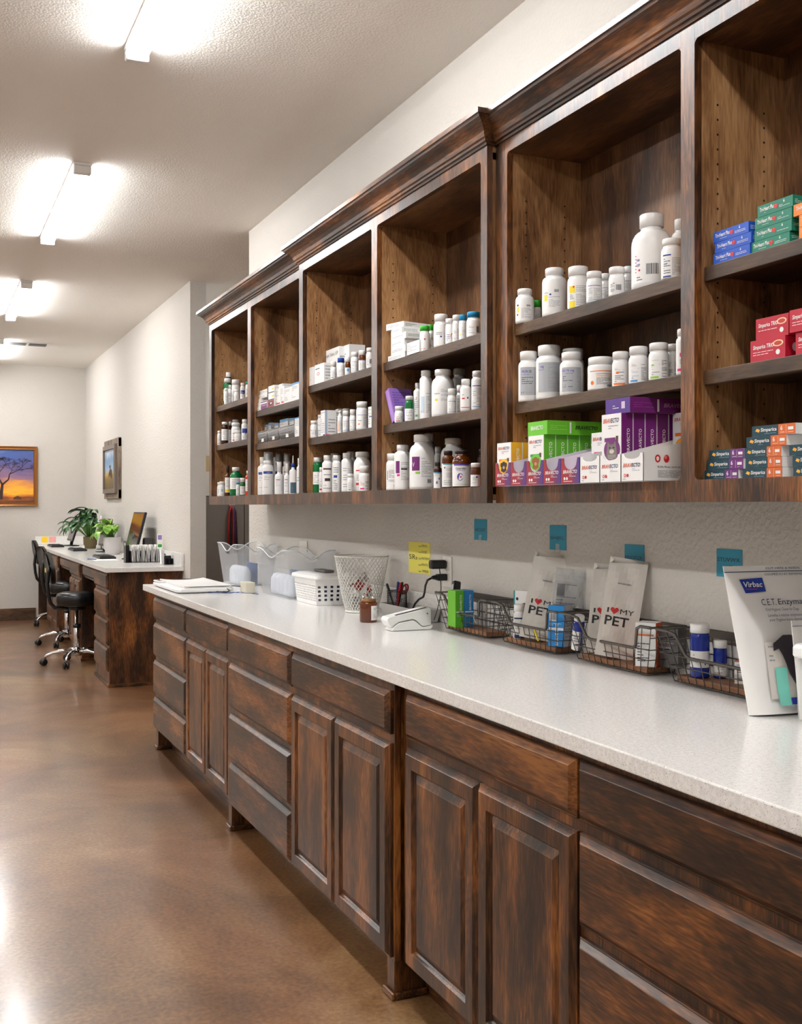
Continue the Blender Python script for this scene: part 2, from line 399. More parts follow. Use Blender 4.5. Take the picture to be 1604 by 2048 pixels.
upper('open wall cabinet, leftmost and farthest of the three joined, with two narrow bays', XA, yB1, yA1, [(yAo[3], yAo[2]), (yAo[1], yAo[0])], [(1.670, 1.834), (1.705, 1.922)], True, False, ['A2', 'A1'])
upper('open wall cabinet in the middle, standing proud of its neighbours, orange note on it', XB, yB0, yB1, [(yBo[3], yBo[2]), (yBo[1], yBo[0])], [(1.647, 1.868), (1.647, 1.868)], True, True, ['B4', 'B3'])
upper('open wall cabinet nearest the viewer at right, holding coloured medicine boxes', XA, yC0, yB0, [(yC0+.04, yCo[2]), (yCo[1], yCo[0])], [(1.649, 1.870), (1.649, 1.870)], False, False, ['C2', 'C1'])

DZ = [(.730, .851), (.520, .705), (.310, .497), (.115, .290)]
def base(label, X, y0, y1, cols, feet):
    """cols: (ya, yb, kind) drawers / doors"""
    t = thing('base_cabinet', label, 'cabinet', (X, (y0+y1)/2, 0), 0, 'base cabinets under the long worktop')
    def P(mb, nm, mat, bv=0):
        o = mb.build(nm, mat, t, bv); o.location = (-X, -(y0+y1)/2, 0); return o
    mb = MB(); mb.box(X, y0, .105, X+.019, y1, .88); P(mb, 'face_frame', W_V, .0015)
    mb = MB(); mb.box(X+.0188, y0+.002, .105, XW-.002, y1-.002, .8795); P(mb, 'carcass', W_V)
    mb = MB(); mb.box(1.292, y0+.004, .001, XW-.004, y1-.004, .1052); P(mb, 'toe_kick', W_H)
    for yf in feet:
        mb = MB(); mb.box(X, yf, 0.001, 1.2915, yf+.05, .106); P(mb, 'foot', W_V, .002)
        mb = MB(); h = .02; q = .011
        mb.box(X-q, yf-q, .001, X, yf+.05+q, h); mb.box(X, yf-q, .001, 1.292, yf, h); mb.box(X, yf+.05, .001, 1.292, yf+.05+q, h)
        P(mb, 'shoe_molding', W_H, .004)
    for ya, yb, kind in cols:
        for k, (a, b) in enumerate(DZ):
            if kind == 'door' and k: break
            mb = MB(); rings_panel(mb, X-.0005, ya, yb, a, b, R_DRAWER); P(mb, 'drawer_front', W_H)
        if kind == 'door':
            ym = (ya+yb)/2
            for a, b in ((ya, ym-.0015), (ym+.0015, yb)):
                mb = MB(); rings_panel(mb, X-.0005, a, b, .115, .705, R_DOOR); P(mb, 'door', W_V)
    return t
def ys(X, *us): return [y_at(u, X-.02) for u in us]
q = ys(FA, 305.5, 369, 370.8, 455)
yBa1 = y_at(456, FB); yBa0 = y_at(789.4, FB)
base('farthest base cabinet under the white scale, short drawer stack and narrow doors', FA, yBa1, q[0]+.012, [(q[1], q[0], 'dr'), (q[3]+.0, q[2], 'door')], [q[0]-.055])
q = ys(FB, 455.5, 577, 580.5, 773.5)
base('middle base cabinet standing proud on two feet, four drawers and two doors', FB, yBa0, yBa1, [(q[1], q[0], 'dr'), (q[3], q[2], 'door')], [yBa1-.06, yBa0+.002])
q = ys(FA, 807, 1145, 1150.5)
base('nearest base cabinet at the lower right with wide doors and wide drawers', FA, .93, yBa0-.0125, [(q[1], q[0], 'door'), (.99, q[2], 'dr')], [])
t = thing('countertop', 'long white speckled quartz worktop over the dark base cabinets', 'countertop', (1.5, 3.6, .914))
MB().box(1.1636-1.5, .90-3.6, -.034, XW-.001-1.5, 6.289-3.6, 0).build('worktop', M_QZ, t, .003)
MB().box(XW-.021-1.5, .90-3.6, .0005, XW-.001-1.5, 6.289-3.6, .1015).build('backsplash', M_QZ, t, .002)

# ---------------------------------------------------------------- desk run along the far wall
XD = 1.30; DY0 = 8.36
t = thing('built_in_desk', 'dark wooden built-in desk run with drawers and knee spaces along the far wall', 'desk', (XD, DY0, 0))
def P(mb, nm, mat, bv=0, par=None):
    o = mb.build(nm, mat, par or t, bv); o.location = (-XD, -DY0, 0); return o
units = [(8.36, 9.06, 'dr'), (9.90, 10.62, 'door'), (11.58, 12.60, 'door')]
for a, b, k in units:
    P(MB().box(XD, a, .02, XW-.003, b, .864), 'pedestal', W_V, .002)
    m_ = MB(); m_.box(XD-.011, a-.011, .001, XW-.005, b+.011, .022); P(m_, 'shoe_molding', W_H, .003)
    for kk, (z0, z1) in enumerate(DZ):
        if k == 'door' and kk: break
        P(rings_panel(MB(), XD-.0005, a+.03, b-.03, z0, z1, R_DRAWER), 'drawer_front', W_H)
    if k == 'door':
        ym = (a+b)/2
        for p_, q_ in ((a+.03, ym-.002), (ym+.002, b-.03)): P(rings_panel(MB(), XD-.0005, p_, q_, .115, .705, R_DOOR), 'door', W_V)
for a, b in ((9.06, 9.90), (10.62, 11.58), (12.60, 13.70)):
    P(MB().box(XD+.02, a+.001, .74, XD+.04, b-.001, .864), 'apron', W_H)
    P(rings_panel(MB(), XD+.0195, a+.04, b-.04, .755, .851, R_DRAWER), 'drawer_front', W_H)
    P(MB().box(XW-.02, a+.001, .001, XW-.003, b-.001, .864), 'back_panel', W_V)
P(MB().box(XD, 13.70, .001, XW-.003, YB-.003, .864), 'end_panel', W_V)
t = thing('desk_countertop', 'grey-white quartz desk top behind the stools, holding monitor and plants', 'countertop', (1.26, 8.30, .865))
def P2(mb, nm, mat, bv=0):
    o = mb.build(nm, mat, t, bv); o.location = (-1.26, -8.30, -.865); return o
P2(MB().box(1.26, 8.30, .865, XW-.002, YB-.002, .9), 'worktop', M_QZ, .003)
P2(MB().box(XW-.022, 8.30, .9005, XW-.002, YB-.022, 1.0).box(1.26, YB-.022, .9005, XW-.002, YB-.002, 1.0), 'backsplash', M_QZ, .002)
ZDT = .9
# ---------------------------------------------------------------- medicine bottles and boxes on the shelves
CROPS = {'A': (400, 600, 4.4556), 'a': (400, 700, 6.605), 'M': (600, 780, 9.306), 'B': (740, 600, 4.877), 'T': (980, 400, 3.819),
         'U': (980, 660, 3.819), 'D': (1380, 380, 3.4135), 'E': (860, 1060, 4.221), 'F': (1120, 1090, 3.314)}
def K(c, x, y=0): ox, oy, s = CROPS[c]; return ox+x/s, oy+y/s
BAYX = {'A1': XA, 'A2': XA, 'B3': XB, 'B4': XB, 'C1': XA, 'C2': XA}
BAYR = {'A1': (yAo[1], yAo[0]), 'A2': (yAo[3], yAo[2]), 'B3': (yBo[1], yBo[0]), 'B4': (yBo[3], yBo[2]), 'C1': (yCo[1], yCo[0]), 'C2': (yC0+.04, yCo[2])}
BAYN = {'A1': 'leftmost bay', 'A2': 'second bay', 'B3': 'third bay', 'B4': 'fourth bay', 'C1': 'fifth bay', 'C2': 'rightmost bay'}
LEV = {'0': 'bottom shelf', '1': 'middle shelf', '2': 'top shelf'}
REG = {}      # shelf -> [(u, object, look)]
def reg(bay, lv, u, o, look): REG.setdefault((bay, lv), []).append((u, o, look))
COLS = {'w': (238, 237, 235), 'p': (226, 224, 220), 'k': (34, 34, 38), 'g': (150, 150, 154), 'b': (30, 62, 150), 'lb': (88, 160, 214), 'y': (240, 214, 30),
        'r': (204, 36, 40), 'o': (236, 120, 36), 'n': (40, 150, 60), 'lg': (150, 204, 60), 'pu': (112, 34, 110), 'v': (92, 70, 170), 'm': (226, 30, 130),
        't': (20, 150, 150), 'dk': (60, 30, 26), 'nv': (20, 40, 96), 's': (176, 178, 184)}
def cm(k): return col(COLS[k] if isinstance(k, str) else k, .5)
class Mats:
    def __init__(s, base): s.l = [base]; s.i = {}
    def __call__(s, k):
        if k not in s.i: s.i[k] = len(s.l); s.l.append(cm(k) if isinstance(k, (str, tuple)) else k)
        return s.i[k]
def lines(a0, a1, b0, b1, n, seed):
    rg = random.Random(seed); out = []; st = (b1-b0)/n
    for i in range(n):
        y = b1-st*(i+.5); h = st*.30; x = a0
        while x < a1-.02*(a1-a0):
            w_ = (a1-a0)*rg.uniform(.10, .34); x1 = min(a1, x+w_)
            if rg.random() < .12: break
            out.append((x, x1, y-h/2, y+h/2)); x = x1+(a1-a0)*.03
    return out
def paint(mb, M, items, fn, W, H, curved=False, seed=1):
    """items in 0..1 face units drawn through fn(metres x, metres y, lift)"""
    for q, it in enumerate(items):
        k = it[0]; lift = .00025*(1+q*.12)
        def rect(x0, x1, y0, y1, c):
            n = max(1, int((x1-x0)*W/.006)) if curved else 1
            vs = []
            for i in range(n+1):
                x = (x0+(x1-x0)*i/n)*W; vs += [fn(x, y0*H, lift), fn(x, y1*H, lift)]
            mb.add(vs, [(2*i, 2*i+2, 2*i+3, 2*i+1) for i in range(n)], M(c))
        if k == 'r': rect(*it[1:6])
        elif k == 'l':
            for x0, x1, y0, y1 in lines(*it[1:6], seed+q): rect(x0, x1, y0, y1, it[6] if len(it) > 6 else 'g')
        elif k == 'bar':
            x0, x1, y0, y1 = it[1:5]; rg = random.Random(seed); x = x0
            while x < x1:
                w_ = (x1-x0)*rg.uniform(.03, .09); rect(x, min(x1, x+w_), y0, y1, 'k'); x += w_+(x1-x0)*rg.uniform(.03, .07)
        elif k == 't':
            _, s_, x, y, h, c = it[:6]; wd = it[6]*W if len(it) > 6 and it[6] else None
            put_text(mb, s_, lambda a, b: fn(a, b, lift*1.3), x*W, y*H, h*H, M(c), wd, bold=(len(it) > 7 and it[7]), rot=(it[8] if len(it) > 8 else 0), slant=(it[9] if len(it) > 9 else 0))
        elif k == 'e':
            _, cx, cy, rx, ry, c = it; n = 24
            vs = [fn((cx+rx*math.cos(2*PI*i/n))*W, (cy+ry*math.sin(2*PI*i/n))*H, lift) for i in range(n)]
            mb.add(vs, [tuple(range(n))], M(c))
        elif k == 'poly':
            mb.add([fn(a*W, b*H, lift) for a, b in it[1]], [tuple(range(len(it[1])))], M(it[2]))
        elif k == 'heart':
            _, cx, cy, sz, c = it; pts = []
            for i in range(28):
                a = 2*PI*i/28; pts.append((cx*W+sz*(16*math.sin(a)**3)/34, cy*H+sz*(13*math.cos(a)-5*math.cos(2*a)-2*math.cos(3*a)-math.cos(4*a))/34))
            mb.add([fn(a, b, lift*1.2) for a, b in pts], [tuple(range(28))], M(c))
def profile(kind, r, H, cr, ch):
    ch = ch*H; rc = r*cr; Hb = H-ch
    if kind == 'jar': P = [(r*.93, 0), (r, .003), (r, Hb-.006), (r*.97, Hb-.001), (rc*.96, Hb)]
    elif kind == 'big':
        sh = Hb-.01-r*.75
        P = [(r*.9, 0), (r*.985, .003), (r, .012)]+[(r, sh)]+[(rc*.9+(r-rc*.9)*math.cos(a), sh+r*.75*math.sin(a)) for a in (.3, .6, .9, 1.2, 1.45)]+[(rc*.88, Hb-.004), (rc*.88, Hb+.002)]
    else:
        sr = min(r*.55, .014); sh = Hb-sr-.005
        P = [(r*.9, 0), (r*.98, .002), (r, .007), (r, sh)]+[(rc*.93+(r-rc*.93)*math.cos(a), sh+sr*math.sin(a)) for a in (.35, .7, 1.05, 1.4)]+[(rc*.92, Hb-.003), (rc*.92, Hb+.002)]
    C_ = [(rc, Hb), (rc, H-.0025), (rc*.955, H-.0006), (rc*.90, H)]
    return P, C_
DESIGNS = {
 'plain': [('l', .08, .48, .12, .92, 9), ('l', .55, .95, .1, .9, 12), ('t', '', 0, 0, .1, 'k')],
 'yellow': [('r', 0, .34, .62, .9, 'y'), ('r', 0, .34, 0, .28, 'y'), ('e', .27, .86, .05, .04, 'r'), ('l', .4, .95, .08, .92, 12), ('l', .04, .3, .34, .58, 4, 'k')],
 'bluebars': [('r', 0, .45, .93, .99, 'b'), ('r', 0, .45, .02, .08, 'b'), ('l', .05, .42, .15, .85, 7, 'k'), ('l', .5, .96, .1, .92, 13), ('l', .06, .3, .45, .6, 2, 'lb')],
 'topblue': [('r', 0, 1, .95, .985, 'v'), ('l', .06, .4, .1, .85, 9), ('l', .46, .95, .06, .88, 13), ('r', 0, 1, .05, .08, 'lb')],
 'barcode': [('bar', .45, .8, .35, .8), ('l', .05, .35, .2, .9, 8, 'k'), ('e', .3, .9, .05, .04, 'r')],
 'reds': [('r', .05, .5, .8, .86, 'r'), ('l', .1, .6, .3, .72, 5, 'k'), ('r', .05, .6, .08, .2, 'r'), ('l', .65, .95, .1, .9, 10)],
 'bluelbl': [('r', 0, 1, .55, .92, 'b'), ('l', .1, .8, .62, .86, 2, 'w'), ('e', .62, .5, .09, .06, 'm'), ('l', .1, .8, .1, .4, 4)],
 'orangedot': [('e', .45, .55, .12, .09, 'o'), ('l', .1, .9, .7, .95, 3), ('l', .1, .9, .08, .38, 4)],
 'green': [('r', .1, .55, .1, .2, 'n'), ('l', .1, .6, .3, .9, 7, 'g'), ('e', .3, .92, .05, .03, 'r'), ('l', .66, .95, .1, .9, 11)],
 'teal': [('r', 0, .3, .02, .1, 't'), ('r', .72, .8, .3, .85, 't'), ('l', .1, .6, .3, .8, 5), ('r', 0, .1, .75, .85, 'nv')],
 'purple': [('r', 0, .4, .5, .93, 'pu'), ('r', .2, .42, .40, .47, 'lg'), ('l', .48, .95, .3, .9, 12), ('bar', .75, .95, .12, .24), ('t', 'V', .03, .62, .14, 'w')],
 'purple2': [('r', 0, .3, .5, .93, 'pu'), ('r', .1, .32, .40, .47, 'm'), ('l', .4, .95, .25, .9, 12), ('r', .4, .8, .62, .68, 'k')],
 'stripe': [('r', .2, .3, .1, .9, 'o'), ('l', .4, .9, .1, .9, 10)],
 'pink': [('r', .05, .5, .08, .2, 'm'), ('l', .08, .5, .3, .85, 5, 'r'), ('l', .6, .95, .1, .9, 8, 'k')],
 'brown': [('r', 0, .85, .9, .97, 'dk'), ('l', .1, .8, .62, .8, 2, 'k'), ('r', .2, .75, .36, .5, 'dk'), ('l', .1, .8, .12, .3, 2), ('r', 0, .85, .02, .04, 'dk')],
 'limestripe': [('r', 0, .04, 0, 1, 'lg'), ('l', .1, .7, .7, .95, 3, 'dk'), ('r', .1, .55, .52, .62, 'b'), ('l', .1, .6, .05, .45, 6, 'k')],
 'bluesq': [('r', .3, .75, .52, .88, 'lb'), ('l', .2, .8, .1, .4, 4)],
 'lotion': [('r', 0, .95, .80, .90, 'b'), ('l', .3, .8, .83, .87, 1, 'w'), ('l', .1, .7, .55, .72, 4), ('poly', [(0, .06), (.95, .06), (.95, .17), (.5, .22), (.2, .2), (0, .13)], 'b'), ('l', .1, .8, .26, .29, 1, 'k')],
 'spray': [('r', .08, .6, .86, .9, 'r'), ('l', .08, .6, .45, .8, 6), ('r', .65, .95, .2, .9, (214, 222, 232)), ('l', .15, .8, .12, .2, 1, 'lb')],
 'silver25': [('r', 0, 1, 0, 1, 's'), ('t', 'PROIN', .12, .80, .085, 'v', .36, True), ('t', '25', .52, .80, .085, 'k', .14, True), ('l', .1, .7, .7, .76, 1, 'v'), ('l', .1, .75, .3, .66, 5, 'k'), ('r', .08, .24, .06, .12, 'v'), ('l', .3, .7, .07, .11, 1)],
 'silver50': [('r', 0, 1, 0, 1, 's'), ('t', 'mg', .12, .82, .085, 'v', .16, True), ('l', .02, .28, .72, .77, 1, 'v'), ('l', .45, .95, .1, .95, 17)],
 'silver75': [('r', 0, 1, 0, 1, 's'), ('t', 'OIN', .0, .82, .09, 'v', .2, True), ('t', '75 mg', .26, .82, .09, 'v', .36, True), ('l', .04, .6, .72, .77, 1, 'v'), ('l', .06, .55, .15, .66, 6, 'k'), ('l', .75, .95, .1, .95, 14)],
 'jar': [('r', 0, 1, .86, .9, 'o'), ('r', .3, 1, .72, .75, 'o'), ('r', .3, 1, .62, .64, 'o'), ('l', .32, .95, .2, .56, 6, 'k'), ('e', .12, .3, .08, .1, 'o'), ('bar', .76, .96, .1, .2)],
 'pslo': [('r', 0, .8, .04, .14, 'o'), ('l', .1, .75, .8, .93, 3), ('e', .3, .67, .12, .06, 'o'), ('r', .4, .72, .68, .71, 'nv'), ('l', .12, .7, .3, .56, 3, 'k'), ('t', 'PRN', .1, .2, .06, 'nv')],
 'pslb': [('r', 0, .45, .04, .14, 'lb'), ('l', .1, .4, .8, .93, 3), ('poly', [(.1, .62), (.5, .72), (.5, .69), (.1, .59)], 'nv'), ('l', .12, .5, .3, .56, 4, 'lb'), ('l', .65, .96, .1, .92, 12, 'k'), ('t', 'PRN', .1, .2, .06, 'nv')],
 'pslg': [('r', 0, .5, .04, .14, 'lg'), ('l', .1, .5, .8, .93, 3), ('poly', [(.1, .6), (.55, .72), (.55, .69), (.1, .57)], 'nv'), ('e', .16, .68, .1, .04, 'lg'), ('l', .12, .55, .3, .52, 3, 'k'), ('l', .66, .96, .1, .92, 12, 'k'), ('t', 'PRN', .1, .2, .06, 'nv')],
 'pslp': [('r', 0, .9, .04, .14, 'm'), ('r', .2, .9, .6, .75, 'm'), ('l', .2, .8, .3, .5, 3, 'k')],
 'rimadyl': [('r', 0, 1, .93, 1, 'v'), ('t', 'Carprofen', .15, .76, .09, 'k', .6, True), ('l', .2, .7, .68, .74, 1, 'v'), ('e', .42, .42, .18, .17, 'v'), ('e', .5, .42, .10, .09, 'w'), ('e', .46, .42, .05, .04, 'r'), ('l', .1, .9, .06, .16, 2, 'lg')],
 'tealtop': [('r', 0, 1, .95, 1, 't'), ('e', .2, .82, .06, .04, 'b'), ('l', .35, .9, .4, .9, 7), ('l', .1, .8, .08, .3, 3)],
 'eye': [('r', 0, 1, .92, 1, 'lb'), ('l', .1, .8, .7, .88, 2, 'k'), ('e', .4, .35, .14, .1, 'lb'), ('e', .4, .35, .06, .05, 'r'), ('e', .7, .6, .08, .07, 'b')],
 'pale': [('l', .1, .9, .1, .9, 6)],
 'dog': [('r', .05, .95, .02, .55, (70, 110, 130)), ('e', .5, .44, .17, .10, (110, 60, 36)), ('poly', [(.3, .03), (.34, .3), (.44, .42), (.56, .42), (.68, .28), (.72, .03)], (92, 50, 32)), ('e', .5, .2, .08, .07, (140, 84, 56)), ('l', .1, .5, .78, .84, 1, 'nv')],
 'orangeside': [('r', .72, 1, 0, 1, 'o'), ('e', .6, .8, .1, .08, 'b'), ('l', .15, .6, .2, .8, 6)],
 'orangearc': [('e', .85, .55, .2, .22, 'o'), ('l', .1, .55, .2, .7, 4, 'b')],
 'yellowsq': [('r', .0, .4, .1, .75, (200, 214, 226)), ('poly', [(.05, .1), (.38, .1), (.38, .4), (.15, .28)], 'y'), ('r', .08, .3, .14, .2, 'b'), ('l', .5, .95, .1, .9, 13), ('l', .05, .35, .8, .92, 2, 'k')],
 'yellowchip': [('e', .1, .82, .12, .08, 'w'), ('l', .4, .95, .3, .95, 11), ('r', .08, .25, .32, .42, 'y'), ('l', .05, .35, .5, .7, 3, 'k')],
}
BCOL = {'w': WHITE, 'a': AMBER, 'd': DAMBER, 'g': GREENB, 'c': CLEARC, 'j': col((150, 146, 140), .4, name='grey_translucent_jug')}
CCOL = {'w': WHITE, 'g': col((54, 176, 46), .4, name='lime_cap'), 'b': col((20, 140, 190), .4, name='sky_blue_cap'), 'k': col((40, 32, 30), .4, name='dark_cap'), 't': col((20, 158, 140), .4, name='teal_cap'), 'n': col((30, 70, 160), .4, name='navy_cap'), 'j': BCOL['j']}
def bottle(name, label, cat, loc, r, H, kind='pill', body='w', cap='w', cr=.84, ch=.17, design='plain', turn=0, group=None, lab=(.08, .86), arc=1.25, base='w', ridg=.02):
    t = thing(name, label, cat, loc, 0, group)
    P, Cc = profile(kind, r, H, cr, ch)
    MB().lathe(P, 32).build('body', BCOL.get(body, body), t)
    MB().lathe(Cc, 48, ridg=ridg).build('cap', CCOL.get(cap, cap), t)
    if design:
        Hs = P[3][1] if kind != 'jar' else P[2][1]
        z0, z1 = Hs*lab[0], Hs*lab[1]; Hl = z1-z0; ang = math.atan2(-loc[1], -loc[0])+turn
        W = 2*arc*r; mb = MB(); M = Mats(cm(base))
        def fn(x, y, lift): a = ang+(x/r-arc); return ((r+.0004+lift)*math.cos(a), (r+.0004+lift)*math.sin(a), z0+y)
        n = 20; vs = []
        for i in range(n+1): vs += [fn(W*i/n, 0, 0), fn(W*i/n, Hl, 0)]
        mb.add(vs, [(2*i, 2*i+2, 2*i+3, 2*i+1) for i in range(n)], 0, True)
        # only the camera-facing part of the wrap carries print: squeeze the design into the middle
        f0 = .14; f1 = .86
        def fn2(x, y, lift): return fn(W*f0+x*(f1-f0), y, lift)
        paint(mb, M, DESIGNS[design] if isinstance(design, str) else design, fn2, W, Hl, True, seed=hash_(label+str(loc[1])))
        mb.build('label', M.l, t)
    return t
def hash_(s): return sum((i+1)*ord(c) for i, c in enumerate(s)) % 9973
def place(bay, lv, c, xL, xR, yT, back):
    Xf = BAYX[bay]; zs = SH[bay+lv]; uL = K(c, xL)[0]; uR = K(c, xR)[0]; vT = K(c, 0, yT)[1]; u = (uL+uR)/2
    r = .02
    for _ in range(4):
        X = Xf+.028+r+back; d = depth_u(u, X); r = (uR-uL)/2*d*math.cos(math.atan((u-802)/FPX))/FPX
    Y = y_at(u, X); dn = d-r*.7 if vT < 1013 else d
    H = (1013-vT)*dn/FPX+CAMH-zs
    lo, hi = BAYR[bay]; Y = min(max(Y, lo+r+.003), hi-r-.003)
    return X, Y, zs, r, H, u
def B(bay, lv, c, xL, xR, yT, look, design='plain', back=0, cr=.84, ch=.17, body='w', cap='w', kind='pill', turn=0, name='pill_bottle', **kw):
    X, Y, zs, r, H, u = place(bay, lv, c, xL, xR, yT, back)
    t = bottle(name, look, 'bottle', (X, Y, zs+.0003), r, H, kind, body, cap, cr, ch, design, turn, **kw)
    reg(bay, lv, u, t, look); return t
def carton(name, label, cat, loc, size, rz=0, base='w', front=(), side=(), top=None, group=None, tilt=None, seed=3):
    """box with its base centre at loc; front looks along -X, side looks along -Y (before rz)"""
    dx, dy, h = size; mb = MB(); M = Mats(cm(base)); mb.box(-dx/2, -dy/2, 0, dx/2, dy/2, h)
    if side and side[0][0] == 'base': mb.m[2] = M(side[0][1]); side = side[1:]
    if front and front[0][0] == 'base': mb.m[5] = M(front[0][1]); front = front[1:]
    if top: mb.m[1] = M(top)
    e = .0001
    paint(mb, M, front, lambda x, y, l: (-dx/2-e-l, dy/2-x, y), dy, h, seed=seed)
    paint(mb, M, side, lambda x, y, l: (-dx/2+x, -dy/2-e-l, y), dx, h, seed=seed+5)
    o = mb.build(name, M.l); o.location = loc; o.rotation_euler = (0, 0, rz)
    if tilt: o.rotation_euler = (tilt[0], tilt[1], rz)
    return tag(o, label, cat, group)
PL = [('l', .06, .7, .55, .9, 4, 'g'), ('l', .06, .5, .15, .45, 3, 'g')]
def Bx(bay, lv, c, xL, xR, yT, look, depth=.06, back=0, base='w', front=None, side=None, dz=0, h=None, top=None, name='medicine_box', rz=0):
    """carton whose -X face runs from xL (far) to xR (near); yT = top of the near edge; dz = height above the shelf"""
    Xf = BAYX[bay]; X0 = Xf+.03+back; uL = K(c, xL)[0]; uR = K(c, xR)[0]
    ya = y_at(uL, X0); yb = y_at(uR, X0); zs = SH[bay+lv]+dz+.0004
    zt = z_at(uR, K(c, 0, yT)[1], X0); H = h or zt-zs
    fr = PL if front is None else front; sd = [('l', .1, .9, .2, .8, 4, 'g')] if side is None else side
    o = carton(name, look, 'box', (X0+depth/2, (ya+yb)/2, zs), (depth, ya-yb, H), rz, base, fr, sd, top, seed=hash_(look))
    reg(bay, lv, (uL+uR)/2+dz*1e-3, o, look); return o

# leftmost bay
B('A1', '2', 'a', 228, 300, 345, 'dark brown glass bottle with white label', 'pale', .05, .95, .13, 'd', lab=(.1, .9), name='medicine_bottle')
B('A1', '2', 'a', 283, 392, 383, 'green bottle with white cap and label', 'pale', .035, .84, .15, 'g', lab=(.28, .82), name='medicine_bottle')
B('A1', '2', 'a', 318, 380, 505, 'small white bottle before the green one')
B('A1', '2', 'a', 374, 414, 462, 'slim white bottle half hidden', 'pale', .03)
B('A1', '2', 'a', 418, 530, 390, 'wide-cap white bottle taller than neighbours', 'plain', .045, .95, .2)
B('A1', '2', 'a', 452, 520, 525, 'short white bottle with an orange dot', 'orangedot')
B('A1', '2', 'a', 532, 596, 435, 'white bottle with a blue square label', 'bluelbl', .01)
B('A1', '2', 'a', 600, 655, 418, 'white bottle with teal cap by the stile', 'pale', .005, cap='t')
B('A1', '1', 'a', 228, 278, 1068, 'small white bottle with red print', 'reds')
B('A1', '1', 'a', 282, 376, 950, 'dark brown bottle with grey label', 'pale', .012, .86, .12, 'd', lab=(.25, .9), name='medicine_bottle')
B('A1', '1', 'a', 378, 425, 945, 'amber bottle with white cap, set back', 'pale', .06, .95, .16, 'a', name='medicine_bottle')
B('A1', '1', 'a', 425, 520, 920, 'white bottle behind, only its cap clear', None, .075, .95, .16)
B('A1', '1', 'a', 414, 540, 960, 'white bottle with red label and wide cap', 'reds', .012, .92, .18)
B('A1', '1', 'a', 455, 545, 1060, 'squat white jar in front', 'plain', -.004, .95, .3, kind='jar')
B('A1', '1', 'a', 548, 632, 915, 'white bottle with blue and pink label', 'bluelbl', .012, .8)
B('A1', '0', 'a', 176, 250, 1752, 'squat white bottle with a bar code', 'barcode', 0, .88, .2)
B('A1', '0', 'a', 252, 326, 1738, 'squat white bottle with light blue square', 'bluesq', 0, .88, .2)
B('A1', '0', 'a', 328, 408, 1530, 'amber dropper bottle with yellow band', [('l', .1, .8, .35, .95, 6), ('r', 0, 1, .05, .2, 'y')], .03, .5, .22, 'a', 'k', lab=(.2, .95), kind='big', name='dropper_bottle')
B('A1', '0', 'a', 393, 560, 1548, 'large green jar with white cap', 'pale', .012, .62, .13, 'g', kind='big', lab=(.38, .98), name='medicine_bottle')
B('A1', '0', 'a', 476, 526, 1750, 'small bottle with blue cap before the green jar', 'pale', -.012, .9, .14, 'w', 'b')
B('A1', '0', 'a', 528, 600, 1690, 'green bottle with white cap at right', 'pale', 0, .9, .24, 'g', lab=(.1, .85), name='medicine_bottle')
B('A1', '0', 'a', 600, 665, 1595, 'red-brown bottle with white label by the stile', 'pale', .01, .6, .12, col((196, 60, 36), .2, name='red_plastic'), kind='big', lab=(.25, .9), name='medicine_bottle')
# second bay
for q, (xl, xr, lk) in enumerate(((722, 800, 'lowest'), (724, 800, 'second lowest'), (722, 810, 'third'), (740, 882, 'fourth'), (738, 1090, 'long topmost'))):
    Bx('A2', '2', 'a', xl, xr, 0, 'white flat box, %s of the left stack' % lk, .09, .004+q*.003, dz=q*.0205, h=.020, front=[('l', .1, .8, .25, .75, 2, 'g')])
Bx('A2', '2', 'a', 806, 884, 672, 'white box with purple label', .05, -.01, front=[('r', 0, 1, 0, .62, 'pu'), ('r', 0, 1, .80, .95, 'pu'), ('l', .1, .9, .2, .5, 2, 'w')], h=.038)
for q in range(3):
    Bx('A2', '2', 'a', 890, 978, 0, 'small white box with dark edges, %s of three' % ('bottom', 'middle', 'top')[q], .05, -.006, base='dk' if 0 else 'w', dz=q*.034, h=.033,
       front=[('r', 0, .16, 0, 1, 'dk'), ('r', 0, 1, 0, .1, 'dk'), ('r', .7, 1, .4, .6, 'y')] if q else [('r', 0, 1, 0, 1, (150, 60, 70)), ('e', .5, .5, .3, .3, 'dk'), ('e', .55, .55, .12, .14, 'w')])
Bx('A2', '2', 'a', 985, 1065, 500, 'white box with red bar, left of its pair', .06, .004, front=[('r', .2, .9, .08, .16, 'r')]+PL)
Bx('A2', '2', 'a', 1067, 1112, 470, 'narrow white box with red bar', .06, .004, front=[('r', .2, .9, .08, .16, 'r')]+PL)
Bx('A2', '2', 'a', 1114, 1212, 480, 'plain white box beside the blue-topped one', .07, .005)
Bx('A2', '2', 'a', 1214, 1312, 412, 'tall white box with pale blue top', .05, -.004, front=[('r', 0, 1, .9, 1, 'lb')]+PL, top='lb')
